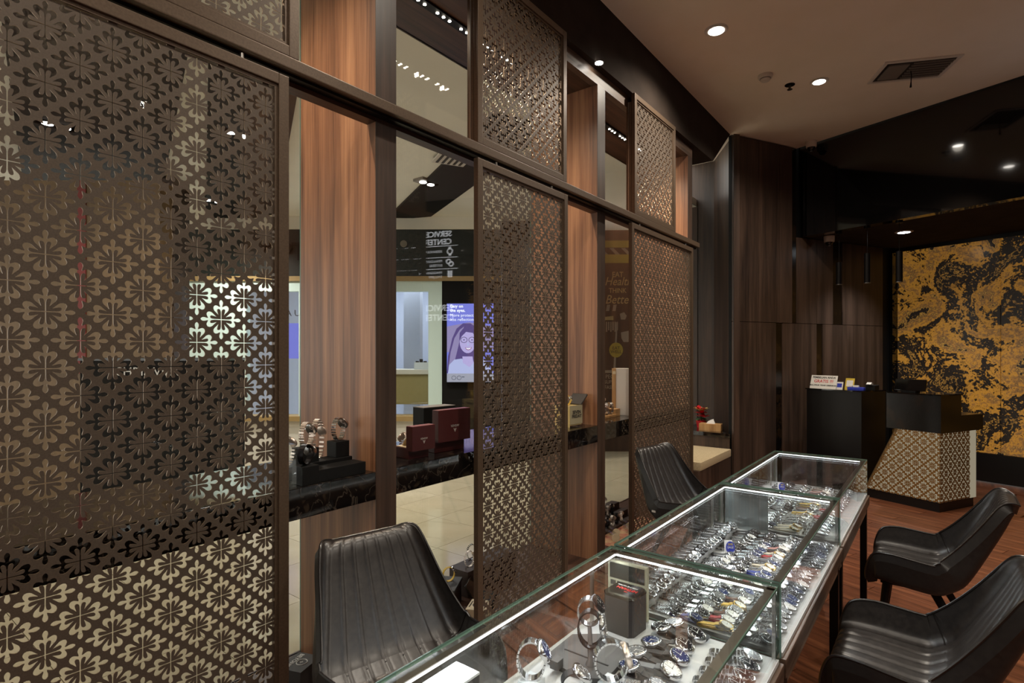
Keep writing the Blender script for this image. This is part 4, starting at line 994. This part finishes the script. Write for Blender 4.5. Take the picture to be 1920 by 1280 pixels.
MB().box((shop(560,D),1.2,1.0),(shop(640,D),1.25,1.9)).build('poster','shop_blue',t)
for a,b in ((755,560),(780,548),(700,556)): 
    MB().lathe([(.07,-.01),(.07,0)],16).build('ceiling_lamp','shop_lens',t,loc=(shop(a,D)*1.15,1.2,2.995))
text('fascia_letter','OPTIK',.36,'black_matte',t,(shop(553,D),-.025,zz(474,D)),(pi/2,0,0),bold=.006,ext=.02)
text('window_letter','A U',.13,'ink_black',t,(shop(548,D),.03,zz(587,D)),(pi/2,0,0))
MB().lathe([(.05,-.01),(.05,0)],16,axis='y').build('round_badge','chalk_grey',t,loc=(shop(757,D),-.005,zz(457,D)))
MB().box((shop(520,D),.10,zz(672,D)),(shop(557,D),.14,zz(605,D))).build('side_screen','ad_blue',t)
for k,(a,b,e) in enumerate(((620,.9,26),(740,1.2,26))):
    l = bpy.data.lights.new('shop_light','AREA'); l.shape='RECTANGLE'; l.size=1.4; l.size_y=1.0; l.energy=e; l.color=(.86,.92,1)
    lo = bpy.data.objects.new('shop_light',l); COL.objects.link(lo); lo.parent=t; lo.location=(shop(a,D),b+.3,2.98)
# poster screen
D = 7.98
t = front('advert_screen','tall blue-purple advert screen showing a smiling person in glasses','screen',D)
emis('ad_pale',(.55,.60,.95,1),.9); emis('ad_text',(.85,.88,1,1),1.3); emis('ad_hair',(.20,.14,.42,1),.6); emis('ad_hair_light',(.40,.34,.62,1),.8); emis('ad_skin',(.58,.50,.90,1),.9); emis('ad_dark',(.03,.03,.10,1),.4); emis('ad_grey',(.55,.56,.68,1),.7); emis('ad_lip',(.50,.22,.45,1),.7)
sx = lambda px: shop(px,D)
sz = lambda y: zz(y,D)
cx, w_ = sx(881), .67
MB().bbox((sx(837),0,sz(717)),(sx(837)+w_+.013,.05,sz(567)),.003).build('bezel','black_matte',t)
L0 = sx(838)
MB().box((L0,-.002,sz(700)),(L0+w_,.0,sz(569))).build('picture','ad_blue',t)
MB().box((L0,-.003,sz(716)),(L0+w_,.0,sz(700))).build('picture_foot','ad_grey',t)
def flat(name,pts,m_,y): 
    vs = [(a,y,b) for a,b in pts]; n = len(vs); MB().add(vs+[(a,y+.001,b) for a,b in pts],[tuple(range(n)),tuple(range(2*n-1,n-1,-1))]+[(i,n+i,n+(i+1)%n,(i+1)%n) for i in range(n)]).build(name,m_,t)
P = lambda *a: [(sx(x),sz(y)) for x,y in a]
flat('picture_glow',P((838,612),(880,604),(925,612),(925,655),(838,660)),'ad_hair_light',-.0024)
flat('hair',P((838,699),(840,668),(848,634),(856,616),(868,606),(882,606),(893,613),(898,628),(900,655),(908,699)),'ad_hair',-.003)
flat('hair_light',P((841,690),(845,660),(852,634),(862,618),(870,612),(864,630),(858,655),(853,675),(848,695)),'ad_hair_light',-.0036)
flat('shoulder',P((840,700),(842,684),(852,674),(866,672),(880,684),(896,672),(912,676),(924,700)),'ad_pale',-.0042)
flat('neck',P((867,668),(886,668),(888,680),(880,688),(868,680)),'ad_skin',-.0048)
flat('face',P(*[(877+15*cos(a),641+(21 if sin(a)>0 else 24)*sin(a)) for a in [2*pi*j/22 for j in range(22)]]),'ad_skin',-.0054)
flat('fringe',P((861,640),(862,624),(868,616),(880,614),(890,620),(893,638),(887,624),(874,622),(866,630)),'ad_hair',-.006)
for ex in (870,885):
    MB().tube([(sx(ex+6.0*cos(a)),-.0065,sz(637+5.2*sin(a))) for a in [2*pi*j/16 for j in range(16)]],.0032,6,closed=True).build('glasses_rim','ad_dark',t)
    flat('eye',P(*[(ex+1.6*cos(a),637+.8*sin(a)) for a in [2*pi*j/10 for j in range(10)]]),'ad_dark',-.006)
flat('smile',P((872,651),(878,652.5),(885,650.5),(883,654.5),(878,656.5),(874,655)),'ad_lip',-.006); flat('teeth',P((873.5,652),(878,653),(883.5,651.5),(881.5,653.8),(878,654.8),(875,653.8)),'ad_text',-.0066); flat('nose',P((877,640),(880,647),(876,648)),'ad_pale',-.006)
for a in (851,861): MB().tube([(sx(a+4*cos(b)),-.0045,sz(708+3.6*sin(b))) for b in [2*pi*j/14 for j in range(14)]],.0025,6,closed=True).build('spectacle_print','ad_dark',t)
MB().box((sx(866),-.0045,sz(707)),(sx(871),-.002,sz(706))).build('spectacle_print','ad_dark',t)
for tx,y,sz_,bd in (('Easy on',574,.058,.0015),('the eyes.',582,.058,.0018),('More protection',591,.058,0),('less reflection.',599,.058,0)):
    text('advert_text',tx,sz_*1.05,'ad_text',t,(sx(844),-.004,sz(y)),(pi/2,0,0),'LEFT',bold=bd)
# chalkboard wall
D = 8.95
t = front('chalkboard_wall','dark chalkboard cafe wall with hand-lettered words, seen through the far bay','wall',D)
sx = lambda px: shop(px,D); sz = lambda y: zz(y,D)
MB().box((sx(1085),0,0),(sx(1330),.1,3.56)).build('board','chalk_black',t)
MB().box((sx(1085),-.01,sz(464)),(sx(1330),0,sz(451))).build('painted_stripe','chalk_yellow',t); MB().box((sx(1085),-.01,sz(493)),(sx(1330),0,sz(477))).build('painted_stripe','chalk_yellow',t)
for k in range(8): flat('painted_chevron',P((1120+k*22,465),(1128+k*22,465),(1140+k*22,477),(1132+k*22,477)),'chalk_grey',-.01)
for tx,x,y,s_,m_,sh in (('EAT',1158,515,.12,'chalk_cream',0),('Healthy',1163,528,.19,'chalk_cream',.3),('THINK',1158,545,.11,'chalk_cream',0),('Better',1160,562,.20,'chalk_cream',.3),('PEOPLE',1150,706,.09,'chalk_grey',0),('SUPPORT',1150,716,.08,'chalk_grey',0),('FASHION',1150,726,.08,'chalk_grey',0)):
    text('lettering',tx,s_,m_,t,(sx(x),-.006,sz(y)),(pi/2,0,0),sx=.85,shear=sh,bold=.001)
for a,b in ((1139,577),(1151,577)): flat('drawn_frame',P((a-3,b+6),(a-1,b-6),(a+5,b-6),(a+3,b+6)),'chalk_grey',-.008)
flat('drawn_cup',P((1164,623),(1182,619),(1182,634),(1178,641),(1169,641),(1165,634)),'chalk_grey',-.008); flat('drawn_pot',P((1162,588),(1170,585),(1175,592),(1172,599),(1164,599)),'chalk_grey',-.008)
for k in range(6): flat('drawn_drape',P((1136+k*4,603),(1138.5+k*4,603),(1138.5+k*4,622-(k%2)*3),(1136+k*4,622-(k%2)*3)),'chalk_grey',-.008)
flat('drawn_shelf',P((1134,594),(1150,592),(1150,600),(1134,600)),'chalk_cream',-.007); flat('drawn_post',P((1155,604),(1158,604),(1154,690),(1150,690)),'chalk_grey',-.008); flat('drawn_base',P((1134,694),(1156,693),(1156,699),(1134,699)),'chalk_grey',-.008)
flat('speech_bubble',P(*([(1155+13*cos(a),656+14*sin(a)) for a in [2*pi*j/18 for j in range(18)]])),'chalk_yellow',-.009); text('lettering','EAT\nWELL',.07,'chalk_black',t,(sx(1155),-.0125,sz(656)),(pi/2,0,0))
D = 8.3
t = front('dark_shop_front','dark closed shop front between the optical shop and the chalkboard wall','shop',D)
MB().box((shop(941,D),0,0),(shop(1120,D),.12,3.555)).build('wall','mall_dark',t)
for a_,b_ in ((955,1010),(1020,1075)): MB().bbox((shop(a_,D),-.03,.1),(shop(b_,D),0,2.3),.004).build('shutter_panel','chalk_black',t)
# left: tan shop front and black kiosk
D = 5.6
t = front('tan_shop_front','tan wooden shop front with a red stripe seen through the foreground screen','shop',D)
sx = lambda px: shop(px,D); sz = lambda y: zz(y,D)
MB().box((sx(-250),0,sz(700)),(sx(300),.2,min(3.55,sz(338)))).build('tan_panel','tan_wood',t); MB().box((sx(146),-.01,sz(700)),(sx(162),0,min(3.55,sz(338)))).build('red_stripe','mall_red',t)
MB().box((sx(-250),.02,0),(sx(300),.2,sz(700))).build('base_panel','tan_wood',t)
D = 4.9
t = front('black_kiosk','black mall kiosk with silver lettering seen through the foreground screen','kiosk',D)
sx = lambda px: shop(px,D); sz = lambda y: zz(y,D)
MB().bbox((sx(150),0,0),(sx(408),.5,sz(671)),.004).build('body','mall_dark',t); MB().box((sx(146),-.02,sz(676)),(sx(412),.52,sz(671))).build('top','black_gloss',t)
text('lettering','CHRIS VIER',.105,'silver_print',t,(sx(275),-.006,sz(697)),(pi/2,0,0),sx=1.1)
D = 6.2
t = front('mall_column','slim brown mall column behind the foreground screen','pillar',D); sx = lambda px: shop(px,D)
MB().box((sx(298),0,0),(sx(326),.3,3.56)).build('shaft','dark_wood',t); MB().box((sx(296),-.01,0),(sx(328),.31,.12)).build('skirting','mall_dark',t)
D = 4.6
# mall lamps
def mall_lamp(x,y,lab,e=70):
    t = thing('mall_downlight',lab,'lamp',(x*1.154,y*1.154,3.56),group='twin recessed lamps in the mall ceiling')
    MB().bbox((-.14,-.08,-.03),(.14,.08,.0),.003).build('frame','plastic_grey',t)
    for sx_ in (-.06,.06): MB().lathe([(.04,-.038),(.04,-.03)],16).build('lens','mall_lens',t,loc=(sx_,0,0))
    l = bpy.data.lights.new('lamp_light','SPOT'); l.energy=e; l.color=(1,.95,.87); l.spot_size=radians(140); l.spot_blend=.9; l.shadow_soft_size=.12
    lo = bpy.data.objects.new('lamp_light',l); COL.objects.link(lo); lo.parent=t; lo.location=(0,0,-.06)
mall_lamp(3.86,4.05,'twin lamp in the dark ceiling strip beyond the middle bay',220)
mall_lamp(2.1,4.3,'twin lamp in the mall ceiling behind the foreground screen',220)
mall_lamp(5.8,3.9,'twin lamp in the mall ceiling beyond the far bay',220); mall_lamp(1.2,5.2,'twin lamp farther back behind the foreground screen',58); mall_lamp(2.86,6.4,'added twin lamp brightening the pale shop front behind the foreground screen',445)  # the last lamp is added to brighten the pale shop front
t = thing('ceiling_vent','square louvred air vent in the dark mall ceiling strip','vent',(4.04,3.87,3.53),radians(62))
MB().box((-.17,-.17,-.012),(.17,.17,0)).build('frame','plastic_white',t)
for k in range(5): MB().box((-.14,-.13+k*.06,-.018),(.14,-.105+k*.06,-.012)).build('louvre','duct_dark',t)
